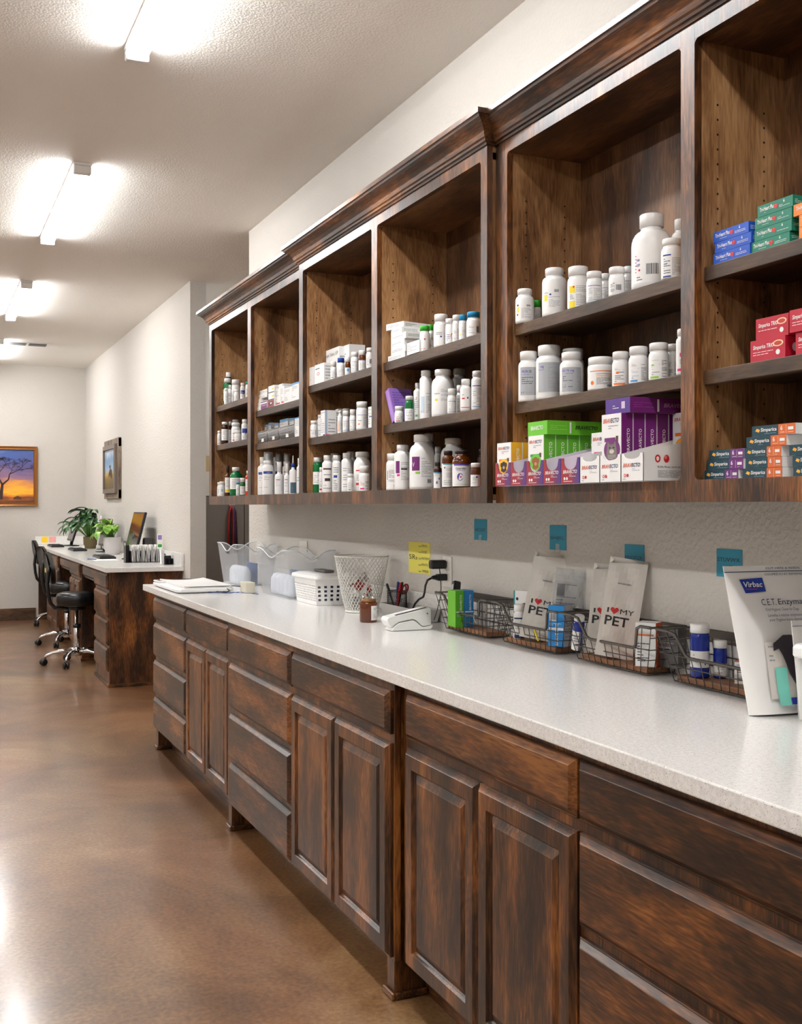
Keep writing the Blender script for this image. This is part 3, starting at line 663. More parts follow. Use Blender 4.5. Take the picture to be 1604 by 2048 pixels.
def wire_basket(bay, lv, c, xL, xR, yT, look):
    Xf = BAYX[bay]; X0 = Xf+.03; uL = K(c, xL)[0]; uR = K(c, xR)[0]; ya, yb = y_at(uL, X0), y_at(uR, X0); zs = SH[bay+lv]
    H = z_at(uR, K(c, 0, yT)[1], X0)-zs; W = ya-yb; D = .15
    t = thing('mesh_basket', look, 'basket', (X0+D/2, (ya+yb)/2, zs+.0005))
    m = col((150, 148, 146), .5, .4, name='woven_metal')
    rm = MB(); P = [(-D/2, -W/2, H), (D/2, -W/2, H), (D/2, W/2, H), (-D/2, W/2, H)]; rm.tube(P, .0022, 6, closed=True); rm.build('rim', m, t)
    mb = MB()
    # woven walls: crossing diagonal strips
    k = .9
    cs = [(-D/2, -W/2), (D/2, -W/2), (D/2, W/2), (-D/2, W/2)]
    for i in range(4):
        a, b = cs[i], cs[(i+1) % 4]; L = math.hypot(b[0]-a[0], b[1]-a[1]); n = max(3, int(L/.012))
        for j in range(-2, n+1):
            for s_ in (-1, 1):
                p = []
                for f in (0, 1):
                    x = (j+(f if s_ > 0 else 1-f)*2)/n; z = f*H
                    x = min(1, max(0, x)); kk = k+(1-k)*z/H
                    p.append(((a[0]+(b[0]-a[0])*x)*kk, (a[1]+(b[1]-a[1])*x)*kk, z))
                mb.tube(p, .0016, 4)
    mb.build('woven_walls', m, t)
    MB().box(-D/2*k, -W/2*k, 0, D/2*k, W/2*k, .002).build('base', m, t)
    o = MB().box(-D/2*k-.004, -.018, H*.12, -D/2*k-.002, .018, H*.4).build('tag', WHITE, t)
    reg(bay, lv, (uL+uR)/2, t, look); return t, X0, ya, yb, zs, H
for (xl, xr, yt, lk, bx) in ((752, 884, 1066, 'grey mesh basket, smallest, of boxes', ((760, 875, 985),)),
                             (888, 1032, 1030, 'grey mesh basket, middle, of boxes', ((895, 935, 958), (975, 1030, 965))),
                             (1036, 1248, 985, 'grey mesh basket, tallest, of boxes', ((1045, 1160, 900), (1172, 1240, 895)))):
    t, X0, ya, yb, zs, H = wire_basket('A2', '1', 'a', xl, xr, yt, lk)
    for k_, (a, b, yy) in enumerate(bx):
        Bx('A2', '1', 'a', a+10, b, yy, 'white box with blue top standing in the basket', .04, .03+.012, dz=.003, front=[('r', 0, 1, .88, 1, 'lb')]+PL, top='lb')
Bx('A2', '1', 'a', 1252, 1330, 880, 'tall white box with blue top right of baskets', .05, 0, front=[('r', 0, 1, .93, 1, 'lb')]+PL, top='lb')
B('A2', '0', 'a', 690, 818, 1425, 'white shampoo bottle with blue wave label', 'lotion', 0, .55, .17, kind='big', lab=(.03, .98), name='shampoo_bottle', ridg=0)
B('A2', '0', 'a', 760, 850, 1440, 'white bottle half hidden behind the shampoo', 'lotion', .075, .5, .2, kind='big', name='shampoo_bottle', ridg=0)
def pump(bay, lv, c, xL, xR, yT, look, back, design):
    X, Y, zs, r, H, u = place(bay, lv, c, xL, xR, yT, back)
    t = bottle('foam_pump_bottle', look, 'bottle', (X, Y, zs+.0003), r, H*.80, 'pill', 'w', 'w', .8, .10, design, 0, lab=(.03, .97), ridg=0)
    MB().lathe([(r*.4, H*.80), (r*.4, H*.93), (r*.32, H*.96), (r*.3, H*.965)], 20).build('pump', WHITE, t)
    MB().lathe([(r*.78, H*.80), (r*.76, H*.98), (r*.70, H), (r*.68, H), (r*.73, H*.975), (r*.75, H*.80)], 28, cap=False).build('clear_cap', CLEARC, t)
    reg(bay, lv, u, t, look)
pump('A2', '0', 'a', 822, 980, 1348, 'white foam pump bottle with blue wave label', .0, 'lotion')
pump('A2', '0', 'a', 982, 1100, 1356, 'foam pump bottle behind, blue-topped label, clear cap', .075, 'lotion')
pump('A2', '0', 'a', 1092, 1206, 1362, 'foam pump bottle at the back with clear cap', .08, 'spray')
B('A2', '0', 'a', 986, 1112, 1480, 'white spray bottle with thin red bar', 'spray', -.006, .5, .3, kind='big', lab=(.03, .97), name='spray_bottle', ridg=0)
B('A2', '0', 'a', 1108, 1192, 1500, 'narrow white spray bottle with red bar', 'spray', -.002, .5, .3, kind='big', lab=(.03, .97), name='spray_bottle', ridg=0)
t = B('A2', '0', 'a', 1180, 1278, 1500, 'ear cleaner bottle with dog picture', 'dog', -.008, .5, .12, kind='big', cap='n', lab=(.02, .95), name='ear_cleaner_bottle', ridg=0)
bb = [o for o in t.children if o.name.startswith('cap')][0]; zt = max(v.co.z for v in bb.data.vertices); rr_ = max(v.co.x for v in bb.data.vertices)
MB().lathe([(rr_*.55, zt), (rr_*.3, zt+.02), (rr_*.14, zt+.036)], 16).build('nozzle', WHITE, t)
B('A2', '0', 'a', 1276, 1345, 1430, 'white bottle with teal stripes by the stile', [('r', 0, 1, .55, .6, 't'), ('r', 0, 1, .7, .73, 't')], .01, .6, kind='big')
# third bay
Bx('B3', '2', 'A', 950, 1008, 625, 'small white box, upper of the left pair', .06, 0, dz=.04, h=.038)
Bx('B3', '2', 'A', 952, 1010, 0, 'small white box, lower of the left pair', .06, 0, h=.0395)
Bx('B3', '2', 'A', 1022, 1105, 556, 'white box with red oval mark', .055, -.004, front=[('e', .4, .5, .14, .08, 'r'), ('e', .4, .5, .11, .05, 'w'), ('l', .1, .8, .7, .85, 1, 'k')], side=[('l', .1, .6, .1, .9, 5)])
Bx('B3', '2', 'A', 1038, 1240, 410, 'large white azithromycin tablet box', .04, .075, front=[('t', 'Azithromycin Tablets, USP', .2, .8, .09, 'k', .75), ('r', .2, .36, .68, .73, 'n'), ('l', .2, .8, .15, .6, 5)])
Bx('B3', '2', 'A', 1250, 1330, 392, 'large white box at the back', .07, .10, side=[('r', .05, .1, .1, .4, 'k'), ('l', .2, .9, .3, .8, 4)])
B('B3', '2', 'A', 1162, 1215, 545, 'small white bottle with green and red label', 'green', .0, .92, .3)
B('B3', '2', 'A', 1222, 1290, 515, 'white bottle with blue cap', 'plain', 0, .9, .24, cap='n', design_=0) if 0 else B('B3', '2', 'A', 1222, 1290, 515, 'white bottle with blue cap', 'plain', 0, .9, .24, cap='n')
B('B3', '2', 'A', 1292, 1342, 500, 'small amber bottle with white cap', 'bluesq', .012, .95, .3, 'a', lab=(.02, .75), name='medicine_bottle')
B('B3', '2', 'A', 1346, 1412, 462, 'white bottle with wide white cap', 'topblue', .0, .95, .22)
B('B3', '2', 'A', 1413, 1478, 448, 'amber bottle with white cap, silver label', 'topblue', 0, .95, .24, 'a', lab=(.04, .86), name='medicine_bottle')
B('B3', '2', 'A', 1480, 1545, 425, 'tall white bottle with bar code by the stile', 'barcode', 0, .9, .2)
B('B3', '1', 'M', 187, 325, 570, 'white bottle with teal bars', 'teal', 0, .9, .2)
B('B3', '1', 'M', 322, 420, 462, 'white bottle with small yellow mark', 'pale', .03, .8, .13)
Bx('B3', '1', 'M', 385, 462, 372, 'tall white box with grey-blue edge', .05, -.006, side=[('r', 0, .2, 0, 1, (170, 184, 206)), ('l', .3, .9, .1, .92, 7), ('r', .1, .5, .0, .05, 'r')], front=[('l', .1, .9, .1, .95, 10), ('r', .6, 1, .0, .05, 'nv')])
Bx('B3', '1', 'M', 660, 715, 350, 'tall white box with grey edge, set back', .05, .06)
B('B3', '1', 'M', 696, 792, 385, 'white bottle with orange stripe', 'stripe', .02, .55, .1, kind='big')
B('B3', '1', 'M', 793, 918, 388, 'white bottle with blue letters', 'topblue', .0, .92, .24)
B('B3', '1', 'M', 922, 1042, 362, 'white bottle with pale blue line', 'topblue', .0, .9, .26)
B('B3', '1', 'M', 790, 945, 345, 'white bottle with yellow-rimmed cap, behind', None, .075, .95, .1)
B('B3', '1', 'M', 1045, 1262, 215, 'large white bottle with orange mark', [('r', 0, 1, .93, .96, 'v'), ('e', .2, .3, .12, .05, 'o'), ('l', .1, .5, .5, .6, 1, 'k'), ('l', .6, .95, .1, .85, 12)], .0, .95, .2, kind='pill')
Bx('B3', '1', 'M', 1268, 1350, 300, 'white box with small blue print by the stile', .05, .0, front=[('r', .2, .9, .5, .55, 'b')]+PL)
B('B3', '0', 'M', 190, 372, 1260, 'green bottle with white cap, big label', 'pale', .01, .84, .13, 'g', lab=(.32, .78), name='medicine_bottle')
B('B3', '0', 'M', 355, 440, 1440, 'small white bottle squeezed by the green one', 'reds', .012)
B('B3', '0', 'M', 412, 620, 1215, 'white bottle with brown-bordered label', 'brown', .006, .74, .14, lab=(.14, .9))
B('B3', '0', 'M', 600, 770, 1212, 'white bottle with lime stripe', 'limestripe', .012, .8, .14, lab=(.05, .95))
B('B3', '0', 'M', 515, 700, 1180, 'white bottle at the back, only cap clear', None, .085, .8, .12)
B('B3', '0', 'M', 770, 985, 1170, 'broad white bottle with grey print', 'plain', .02, .76, .13, lab=(.05, .9))
B('B3', '0', 'M', 860, 1040, 1146, 'white-capped bottle deep behind', None, .10, .85, .12)
B('B3', '0', 'M', 880, 1000, 1560, 'short white bottle with green print', 'green', -.010, .9, .2)
B('B3', '0', 'M', 1000, 1325, 1148, 'biggest white bottle of its shelf', 'reds', .02, .80, .13, kind='big', lab=(.2, .95))
B('B3', '0', 'M', 1095, 1300, 1412, 'white bottle with pink band and flip cap', 'pink', -.008, .88, .26)
# fourth bay
for q in range(6):
    xl, xr = ((175, 340), (205, 345), (205, 335), (205, 350), (205, 310), (165, 275))[q]
    lk = ('bottom', 'second from bottom', 'third from bottom', 'fourth from bottom', 'fifth from bottom', 'tilted topmost')[q]
    Bx('B4', '2', 'B', xl, xr, 0, 'white flat box, %s of the stack' % lk, .13, .01, dz=q*.0225, h=.022, front=[('l', .08, .8, .3, .75, 2, 'g')], side=[('l', .06, .45, .3, .75, 2, (120, 150, 130)), ('l', .6, .95, .5, .7, 1, 'k')], rz=(0 if q < 5 else .25))
Bx('B4', '2', 'B', 362, 480, 385, 'low white box before the stack', .05, -.008, front=[('l', .05, .8, .2, .9, 5, 'g')])
B('B4', '2', 'B', 485, 583, 250, 'white bottle with lime cap and red mark', [('e', .5, .85, .08, .07, 'r'), ('poly', [(.05, .05), (.2, .16), (.35, .1), (.5, .16), (.6, .05)], 'r')], 0, .95, .2, cap='g')
B('B4', '2', 'B', 560, 625, 240, 'white bottle with lime cap, behind', 'plain', .04, .9, .2, cap='g')
B('B4', '2', 'B', 620, 765, 135, 'tall white bottle with blue dot', [('e', .5, .55, .07, .06, 'b'), ('l', .1, .6, .65, .85, 2, 'k'), ('l', .7, .95, .1, .9, 12)], .0, .90, .22)
B('B4', '2', 'B', 735, 815, 180, 'white bottle with orange half circle', 'orangearc', .012, .95, .2)
B('B4', '2', 'B', 803, 885, 145, 'white bottle with white cap and fine print', 'plain', .02, .95, .2)
B('B4', '2', 'B', 866, 945, 142, 'white bottle with blue cap, left of pair', 'yellowchip', .012, .95, .22, cap='b')
B('B4', '2', 'B', 940, 1078, 112, 'wide white bottle with blue cap, by stile', [('e', .2, .85, .06, .05, 'y'), ('bar', .75, .95, .3, .85), ('l', .1, .6, .2, .8, 5)], .0, .9, .22, cap='b')
X_ = XB+.05; ya = y_at(K('B', 215)[0], X_)
carton('leaning_carton', 'pu', 'box', (X_+.03, y_at(K('B', 265)[0], X_), SH['B41']+.0095), (.09, .03, .125), 0, (150, 110, 190), side=[('l', .1, .9, .1, .9, 10, 'v')], front=[('r', .2, .8, .02, .98, (176, 140, 210))], tilt=(0, 0))
_o = bpy.data.objects[-1] if 0 else [o for o in C.objects if o.name == 'leaning_carton'][0]
_o.rotation_euler = (-.42, 0, .1); _o['label'] = ''; reg('B4', '1', K('B', 265)[0], _o, 'purple carton leaning on the side panel')
B('B4', '1', 'B', 240, 330, 1035, 'small white bottle with red print', 'reds', -.01, .95, .25)
B('B4', '1', 'B', 338, 425, 935, 'green bottle with white label and cap', 'pale', .0, .82, .16, 'g', lab=(.03, .72), name='medicine_bottle')
B('B4', '1', 'B', 425, 505, 808, 'slim white bottle behind the green one', 'green', .03, .6, .14)
B('B4', '1', 'B', 484, 605, 685, 'tall white bottle with yellow and blue label', 'yellowsq', .016, .78, .11, lab=(.1, .75))
B('B4', '1', 'B', 600, 822, 672, 'huge white bottle with small yellow chip', 'yellowchip', .006, .72, .12, kind='big', lab=(.3, .98))
B('B4', '1', 'B', 795, 945, 665, 'grey translucent bottle in the back', None, .10, .75, .12, 'j', 'j', kind='big')
B('B4', '1', 'B', 755, 842, 864, 'small white bottle with violet line', 'topblue', -.004, .9, .25)
B('B4', '1', 'B', 842, 910, 832, 'white bottle half hidden, violet line', 'topblue', .03, .9, .25)
B('B4', '1', 'B', 880, 988, 770, 'white bottle with blue dot, red line', [('e', .7, .68, .08, .06, 'b'), ('r', 0, .9, .1, .14, 'r'), ('l', .1, .6, .75, .9, 2, 'k'), ('r', .1, .4, .6, .68, 'r')], -.004, .8, .18)
B('B4', '1', 'B', 988, 1100, 690, 'white bottle behind the orange note', 'topblue', .012, .8, .14)
# syringe behind
X_ = XB+.09; t = thing('syringe', 's', 'syringe', (X_, y_at(K('B', 415)[0], X_), SH['B41']+.07)); t.rotation_euler = (-.1, .0, 0)
M_ = Matrix.Rotation(.5, 4, 'Y'); MB().lathe([(.007, 0), (.007, .085)], 16, M=M_).build('barrel', CLEARC, t)
MB().lathe([(.004, .085), (.004, .10), (.009, .101), (.009, .104)], 16, M=M_).build('plunger', WHITE, t); reg('B4', '1', K('B', 415)[0], t, 'clear plastic syringe standing behind the bottles')
B('B4', '0', 'B', 115, 240, 1502, 'white bottle with purple edge label', [('r', 0, .06, .4, .8, 'pu'), ('l', .15, .8, .3, .85, 9, 'k'), ('bar', .6, .9, .08, .2)], -.002, .86, .18, lab=(.06, .95))
B('B4', '0', 'B', 236, 400, 1412, 'white bottle with purple block and pink chip', 'purple2', .008, .7, .12, lab=(.08, .9))
B('B4', '0', 'B', 385, 628, 1310, 'huge white bottle with purple block, lime chip', 'purple', .002, .66, .13, kind='big', lab=(.08, .98))
B('B4', '0', 'B', 505, 640, 1302, 'grey-looking white bottle behind the huge one', None, .11, .7, .12, kind='big')
B('B4', '0', 'B', 626, 700, 1430, 'white bottle deep in shade', None, .12, .8, .15)
B('B4', '0', 'B', 688, 935, 1345, 'big grey-white jug in the back', 'purple2', .085, .66, .12, 'w', 'w', kind='big')
B('B4', '0', 'B', 620, 700, 1580, 'small dark bottle with blue-striped label', 'eye', -.006, .7, .14, 'd', 'k', lab=(.04, .85), name='medicine_bottle')
B('B4', '0', 'B', 700, 822, 1470, 'amber bottle with teal-topped label', 'tealtop', .002, .72, .1, 'a', 'k', lab=(.06, .86), name='medicine_bottle')
B('B4', '0', 'B', 800, 985, 1462, 'wide amber bottle, violet ring on its label', 'rimadyl', -.004, .72, .09, 'a', 'k', kind='big', lab=(.08, .98), name='medicine_bottle')
B('B4', '0', 'B', 980, 1085, 1590, 'small amber jar with white cap, orange side', 'orangeside', -.006, .92, .18, 'a', 'w', lab=(.08, .82), name='medicine_bottle')
B('B4', '0', 'B', 1050, 1120, 1455, 'dark bottle behind the amber jar', None, .06, .7, .15, 'd', 'k', name='medicine_bottle')
# fifth bay
B('C1', '2', 'T', 172, 315, 682, 'white bottle, yellow and black label edge', [('r', 0, .14, .5, .8, 'y'), ('r', 0, .12, .85, .95, 'k'), ('r', 0, .08, .3, .42, 'k'), ('l', .3, .9, .15, .75, 10), ('bar', .6, .85, .82, .92)], -.014, .78, .16)
B('C1', '2', 'T', 318, 380, 768, 'small white bottle with green cap', 'plain', .05, .95, .28, cap='g')
B('C1', '2', 'T', 397, 586, 512, 'tall white bottle with yellow label edge', [('r', 0, .16, .45, .68, 'y'), ('l', .0, .2, .72, .78, 1, 'pu'), ('e', .32, .68, .05, .035, 'b'), ('l', .25, .75, .2, .66, 9), ('bar', .5, .7, .76, .86)], .0, .75, .15)
B('C1', '2', 'T', 590, 756, 503, 'white bottle with bright yellow label blocks', 'yellow', .0, .92, .22, lab=(.02, .95))
B('C1', '2', 'T', 735, 856, 542, 'white bottle with violet label lines', 'topblue', -.004, .96, .22, lab=(.06, .93))
B('C1', '2', 'T', 845, 912, 560, 'white bottle with violet line, pushed back', 'topblue', .05, .95, .22)
B('C1', '2', 'T', 905, 1032, 508, 'white bottle with red dot and bar code', 'barcode', .0, .95, .24)
B('C1', '2', 'T', 1020, 1090, 505, 'white bottle behind, violet band on label', 'topblue', .05, .95, .22)
B('C1', '2', 'T', 1078, 1392, 88, 'giant white bottle with bar code', [('bar', .35, .68, .25, .58), ('t', 'ne', .06, .68, .10, 'b', .1, True), ('t', 'USP', .05, .52, .08, 'b', .12, True), ('e', .15, .4, .03, .035, 'r'), ('l', .06, .24, .0, .22, 3, 'k'), ('l', .0, .05, .3, .9, 6, 'm')], .006, .60, .17, kind='big', lab=(.12, .85))
B('C1', '2', 'T', 1305, 1475, 288, 'white bottle with two dark blue bars', 'bluebars', -.006, .9, .17, lab=(.04, .94))
B('C1', '2', 'T', 1388, 1520, 140, 'white bottle behind the blue-barred one', None, .07, .7, .16)
B('C1', '1', 'U', 216, 372, 160, 'white bottle with silver label reading 25', 'silver25', -.014, .84, .17, lab=(.18, .97))
B('C1', '1', 'U', 350, 552, 112, 'largest silver-labelled white bottle', 'silver50', .006, .84, .18, lab=(.2, .97))
B('C1', '1', 'U', 532, 713, 165, 'white bottle with silver label reading 75 mg', 'silver75', .002, .84, .18, lab=(.13, .97))
B('C1', '1', 'U', 545, 720, 138, 'white bottle behind the silver-labelled 75', None, .09, .9, .18)
B('C1', '1', 'U', 745, 948, 203, 'wide white jar with orange lines', 'jar', .002, .95, .24, kind='jar', lab=(.06, .92))
B('C1', '1', 'U', 932, 1064, 163, 'white bottle with orange band', 'pslo', .0, .95, .23, lab=(.02, .97))
B('C1', '1', 'U', 1058, 1210, 123, 'white bottle with pale blue band', 'pslb', .0, .93, .23, lab=(.02, .97))
B('C1', '1', 'U', 1210, 1368, 95, 'white bottle with lime band', 'pslg', .0, .93, .21, lab=(.02, .97))
B('C1', '1', 'U', 1350, 1440, 105, 'white bottle with lime chip, pushed back', 'pslg', .05, .9, .2)
B('C1', '1', 'U', 1420, 1545, -12, 'white bottle with pink bands by the stile', 'pslp', -.004, .85, .15)
# display trays of the flea-treatment boxes (fifth bay, bottom)
ZB = SH['C10']+.0006; X0T = 1.474; TW = (y_at(991, X0T)-y_at(1287, X0T))/8; YT0 = y_at(991, X0T)
BR = lambda c2='nv', y=.0, h=.1, x=.08, w_=.8: [('t', 'BRAV', x, y, h, c2 if c2 == 'w' else (214, 96, 60), w_*.5, True, 0, .25), ('t', 'ECTO', x+w_*.5, y, h, c2, w_*.5, True, 0, .25)]
def tray(i, white):
    yc = YT0-TW*(i+.5); W = TW-.0012; D = .24; h = .064; hb = .118 if not white else .122
    look = ('white display tray' if white else 'red and purple display tray')+', %s from left in the tray row' % ORD[i]
    t = thing('display_tray', look, 'display tray', (X0T, yc, ZB))
    mb = MB(); M = Mats(cm('w' if white else (150, 40, 56))); th = .0012
    # front panel with a U-shaped cut
    pts = [(0, 0), (W, 0), (W, h)]
    for k in range(13):
        a = PI*k/12; pts.append((W/2+W*.36*math.cos(a), h-.002-(h*.36)*math.sin(a)**.8 if 0 else h-.0-(h*(.46 if not white else .2))*max(0, math.sin(a))**.7))
    pts += [(0, h)]; n = len(pts)
    f = [(0, W/2-x, z) for x, z in pts]; bk = [(th, W/2-x, z) for x, z in pts]
    mb.add(f+bk, [tuple(range(n)), tuple(n+k for k in range(n))[::-1]]+[(k, n+k, n+(k+1) % n, (k+1) % n) for k in range(n)])
    fnf = lambda x, y, l: (-.0002-l, W/2-x, y)
    if not white:
        # printed blend from red to purple, in strips that follow the panel outline
        for k in range(16):
            x0, x1 = k/16, (k+1)/16; g = (x0+x1)/2
            c = tuple(int(a+(b-a)*max(0, (g-.45)/.55)) for a, b in ((158, 70), (36, 52), (50, 140)))
            def top(x):
                u_ = (x-.5)/.36
                return h if abs(u_) >= 1 else h-h*.46*(1-u_*u_)**.35
            paint(mb, M, [('poly', [(x0, 0), (x1, 0), (x1, top(x1)/h), (x0, top(x0)/h)], c)], fnf, W, h)
        paint(mb, M, BR('w', .40, .13, .12, .74)+[('l', .45, .8, .26, .36, 2, 'w'), ('e', .2, .2, .05, .06, 'w'), ('e', .33, .2, .05, .06, 'w'), ('r', .14, .62, .08, .1, 'w')], lambda x, y, l: fnf(x, y, l+.0004), W, h)
    else:
        paint(mb, M, BR('nv', .52, .13, .1, .76)+[('l', .5, .85, .36, .47, 2, 'g'), ('e', .18, .22, .05, .06, 'r'), ('e', .30, .22, .05, .06, 'r'), ('e', .18, .22, .025, .035, 'w'), ('l', .1, .7, .06, .13, 1, 'g')], fnf, W, h)
    c = 'w' if white else (232, 226, 236)
    for s_ in (1, -1):
        y = s_*(W/2-th/2)
        vs = [(0, y+th/2*a, 0) for a in (-1, 1)]+[(D, y+th/2*a, 0) for a in (-1, 1)]+[(D, y+th/2*a, hb) for a in (-1, 1)]+[(0, y+th/2*a, h) for a in (-1, 1)]
        mb.add(vs, [(0, 1, 3, 2), (2, 3, 5, 4), (4, 5, 7, 6), (6, 7, 1, 0), (0, 2, 4, 6), (1, 7, 5, 3)], M(c))
    mb.box(0, -W/2, 0, D, W/2, .001, M(c)); mb.box(D-th, -W/2, 0, D, W/2, hb, M(c))
    if i == 7:
        paint(mb, M, [('e', .12, .60, .032, .105, 'r'), ('e', .12, .60, .016, .06, 'w'), ('e', .22, .60, .032, .105, 'r'), ('e', .21, .64, .016, .05, (230, 120, 120)), ('t', 'Kills fleas and ticks', .12, .36, .05, 'k', .3), ('l', .12, .52, .1, .3, 5, 'g')],
              lambda x, y, l: (.01+x, -W/2-.0003-l, y), D, .085)
    mb.build('tray_body', M.l, t)
    reg('C1', '0', 991+i*37, t, look.split(',')[0]); t['label'] = look; t['fixed'] = 1; return t
ORD = ['first', 'second', 'third', 'fourth', 'fifth', 'sixth', 'seventh', 'eighth', 'ninth', 'tenth', 'eleventh', 'twelfth', 'thirteenth', 'fourteenth', 'fifteenth', 'sixteenth', 'seventeenth', 'eighteenth', 'nineteenth', 'twentieth']
for i in range(8): tray(i, i >= 5)
def flea(i, row, n0, H, c, front, look, sidecol, big=False, start=0):
    """row of boxes inside tray i, front one at depth start"""
    yc = YT0-TW*(i+.5); W = TW-.008; dp = .033 if big else .036
    side = [('base', sidecol)]+[('t', 'BRAV', .78, .30, .30, 'w', None, True, PI/2), ('t', 'ECTO', .78, .52, .30, c, None, True, PI/2), ('r', .1, .9, .24, .28, 'w')]
    side = [('base', sidecol), ('t', 'BRAVECTO', .72, .36 if not big else .42, .05 if big else .07, 'w', 5.5 if 0 else None, True, PI/2), ('r', .12, .88, .26, .31, 'w'), ('l', .2, .8, .08, .2, 3, 'w'), ('r', .97, 1, 0, 1, 'w'), ('r', 0, .03, 0, 1, 'w')]
    for k in range(n0):
        o = carton('flea_treatment_box', '%s, %s from the front of tray %s' % (look, ORD[k], ORD[i]), 'box', (X0T+.003+start+dp*(k+.5)+k*.0006, yc, ZB+.0014), (dp, W, H), 0, 'w',
                   front if k == 0 else (), side, sidecol, 'flea treatment boxes in the display trays')
        o['fixed'] = 1
def ff(c, pet, petc, h0=.84):
    return BR('nv', h0, .065, .08, .8)+[('l', .35, .85, h0-.1, h0-.03, 2, 'g'), ('r', .15, .72, h0-.28, h0-.22, c), ('r', .74, .86, h0-.29, h0-.20, (90, 50, 36))]+pet
dogf = lambda c, f: [('e', .5, .45, .36, .17, c), ('e', .5, .47, .18, .09, f), ('poly', [(.30, .34), (.34, .46), (.44, .53), (.58, .53), (.66, .47), (.70, .34), (.5, .30)], f), ('e', .33, .48, .07, .055, f), ('e', .67, .48, .07, .055, f), ('e', .5, .42, .08, .035, (200, 150, 110))]
flea(0, 0, 3, .118, 'y', ff('o', dogf((240, 190, 40), (48, 32, 26)), 0), 'white and yellow flea treatment box', (242, 178, 30))
flea(2, 0, 4, .128, 'lg', ff('n', dogf((100, 196, 50), (150, 84, 40)), 0), 'white and green flea treatment box', (100, 186, 36))
flea(4, 0, 3, .128, 'm', ff('m', dogf('m', (40, 30, 34)), 0), 'white and pink flea treatment box', (216, 24, 120), start=.085)
catf = [('poly', [(.54+.42*math.cos(q), .47+.165*math.sin(q)) for q in [2*PI*i/24 for i in range(24)]], 'pu'), ('poly', [(.24, .36), (.28, .50), (.32, .60), (.42, .55), (.62, .55), (.72, .60), (.78, .48), (.80, .36), (.54, .31)], (120, 112, 106)), ('e', .43, .50, .05, .013, (30, 34, 30)), ('e', .63, .50, .05, .013, (30, 34, 30)), ('e', .53, .445, .12, .032, (204, 198, 190)), ('poly', [(.50, .465), (.56, .465), (.53, .452)], (180, 110, 100)), ('l', .34, .74, .33, .40, 4, (190, 184, 176)), ('l', .38, .7, .525, .555, 2, (60, 54, 50))]
flea(6, 0, 6, .158, 'pu', ff('pu', catf, 0, .87), 'tall white and purple cat treatment box', (112, 22, 112), True)
flea(7, 0, 2, .160, 'o', BR('nv', .88, .05, .08, .8)+[('l', .35, .85, .8, .85, 2, 'g'), ('r', .12, .78, .66, .71, 'o'), ('e', .5, .50, .4, .14, (244, 160, 30))], 'tall white and orange flea treatment box', (222, 120, 20), True, start=.14)
def flat(i, z, c, sc, look, L, off, wy):
    yc = YT0-TW*(i+.5)
    o = carton('flea_treatment_box', look, 'box', (X0T+.003+off+L/2, yc-.008, ZB+z), (L, wy, .036), 0, c, [('t', 'BRAVECTO', .16, .4, .28, 'w', .62, True, 0, .2), ('l', .5, .8, .15, .3, 1, 'w')] if c != 'pu' else [('base', (84, 50, 140)), ('l', .3, .55, .3, .6, 2, 'w'), ('r', .66, .8, .3, .75, (220, 200, 220))],
               [('r', .40, .43, .1, .9, 'w'), ('t', 'BRAVECTO', .5, .4, .26, 'k' if c != 'pu' else (190, 140, 190), .4, True, 0, .2), ('l', .05, .35, .3, .7, 3, sc)], None, 'flea treatment boxes in the display trays'); o['fixed'] = 1
flat(2, .1298, (106, 196, 40), (150, 220, 90), 'green flat flea treatment box lying on the green boxes', .17, .0, TW+.012)
flat(6, .1598, 'pu', (160, 60, 160), 'purple flat flea treatment box lying across the tall purple boxes', .19, .012, TW+.012)
# rightmost bay
def th(c):
    return [('t', 'Tri-Heart Plus', .06, .44, .34, 'w', .42, True, 0, .1), ('heart', .53, .5, .013, 'r'), ('r', .525, .535, .34, .66, 'w'), ('t', '6', .74, .62, .26, 'w', None, True), ('l', .62, .92, .26, .52, 2, 'w'), ('l', .2, .4, .2, .3, 1, 'w')]
def stack(lv, c, cols_, n, look, xl, xr, x_off, depth, h, base, front, side, back=0, word=('bottom', 'second', 'third', 'fourth', 'top'), group=None):
    for q in range(n):
        a, b = x_off[q] if x_off else (0, 0)
        w_ = 'bottom' if q == 0 else ('top' if q == n-1 else word[q])
        Bx('C2', lv, c, xl+a, xr+b, 0, '%s, %s of its stack' % (look, w_), depth, back, base=base, front=front, side=side, dz=q*(h+.0006), h=h, rz=0)
bl = (24, 82, 190); gn = (10, 124, 98); og = (226, 128, 36)
stack('2', 'D', 0, 3, 'blue heartworm tablet box', 160, 408, [(0, 0), (10, 10), (-2, -8)], .045, .0225, bl, th(0), [('l', .1, .9, .3, .7, 3, 'w')])
stack('2', 'D', 0, 4, 'green heartworm tablet box', 430, 690, [(-12, -10), (10, 4), (14, 6), (32, 12)], .05, .0225, gn, th(0), [('l', .1, .9, .3, .7, 3, 'w')], .003)
stack('2', 'D', 0, 3, 'orange heartworm tablet box', 735, 1010, [(10, 0), (10, 0), (-28, -20)], .05, .0225, og, th(0), [('l', .1, .9, .3, .7, 3, 'w')])
sx = [('t', 'Simparica TRIO', .08, .58, .18, 'w', .6, True, 0, .15), ('l', .08, .66, .25, .48, 2, (240, 200, 200)), ('e', .8, .7, .15, .15, (240, 200, 160)), ('e', .8, .7, .11, .1, (190, 60, 40)), ('e', .8, .3, .06, .12, 'w')]
rd = (186, 22, 50)
Bx('C2', '1', 'D', 413, 650, 0, 'red chewable tablet box, lowest left', .05, .0, base=rd, front=sx, side=[('e', .5, .5, .15, .2, 'w')], h=.043)
Bx('C2', '1', 'D', 722, 960, 0, 'red chewable tablet box, lowest right', .05, .0, base=rd, front=sx, side=[], h=.043)
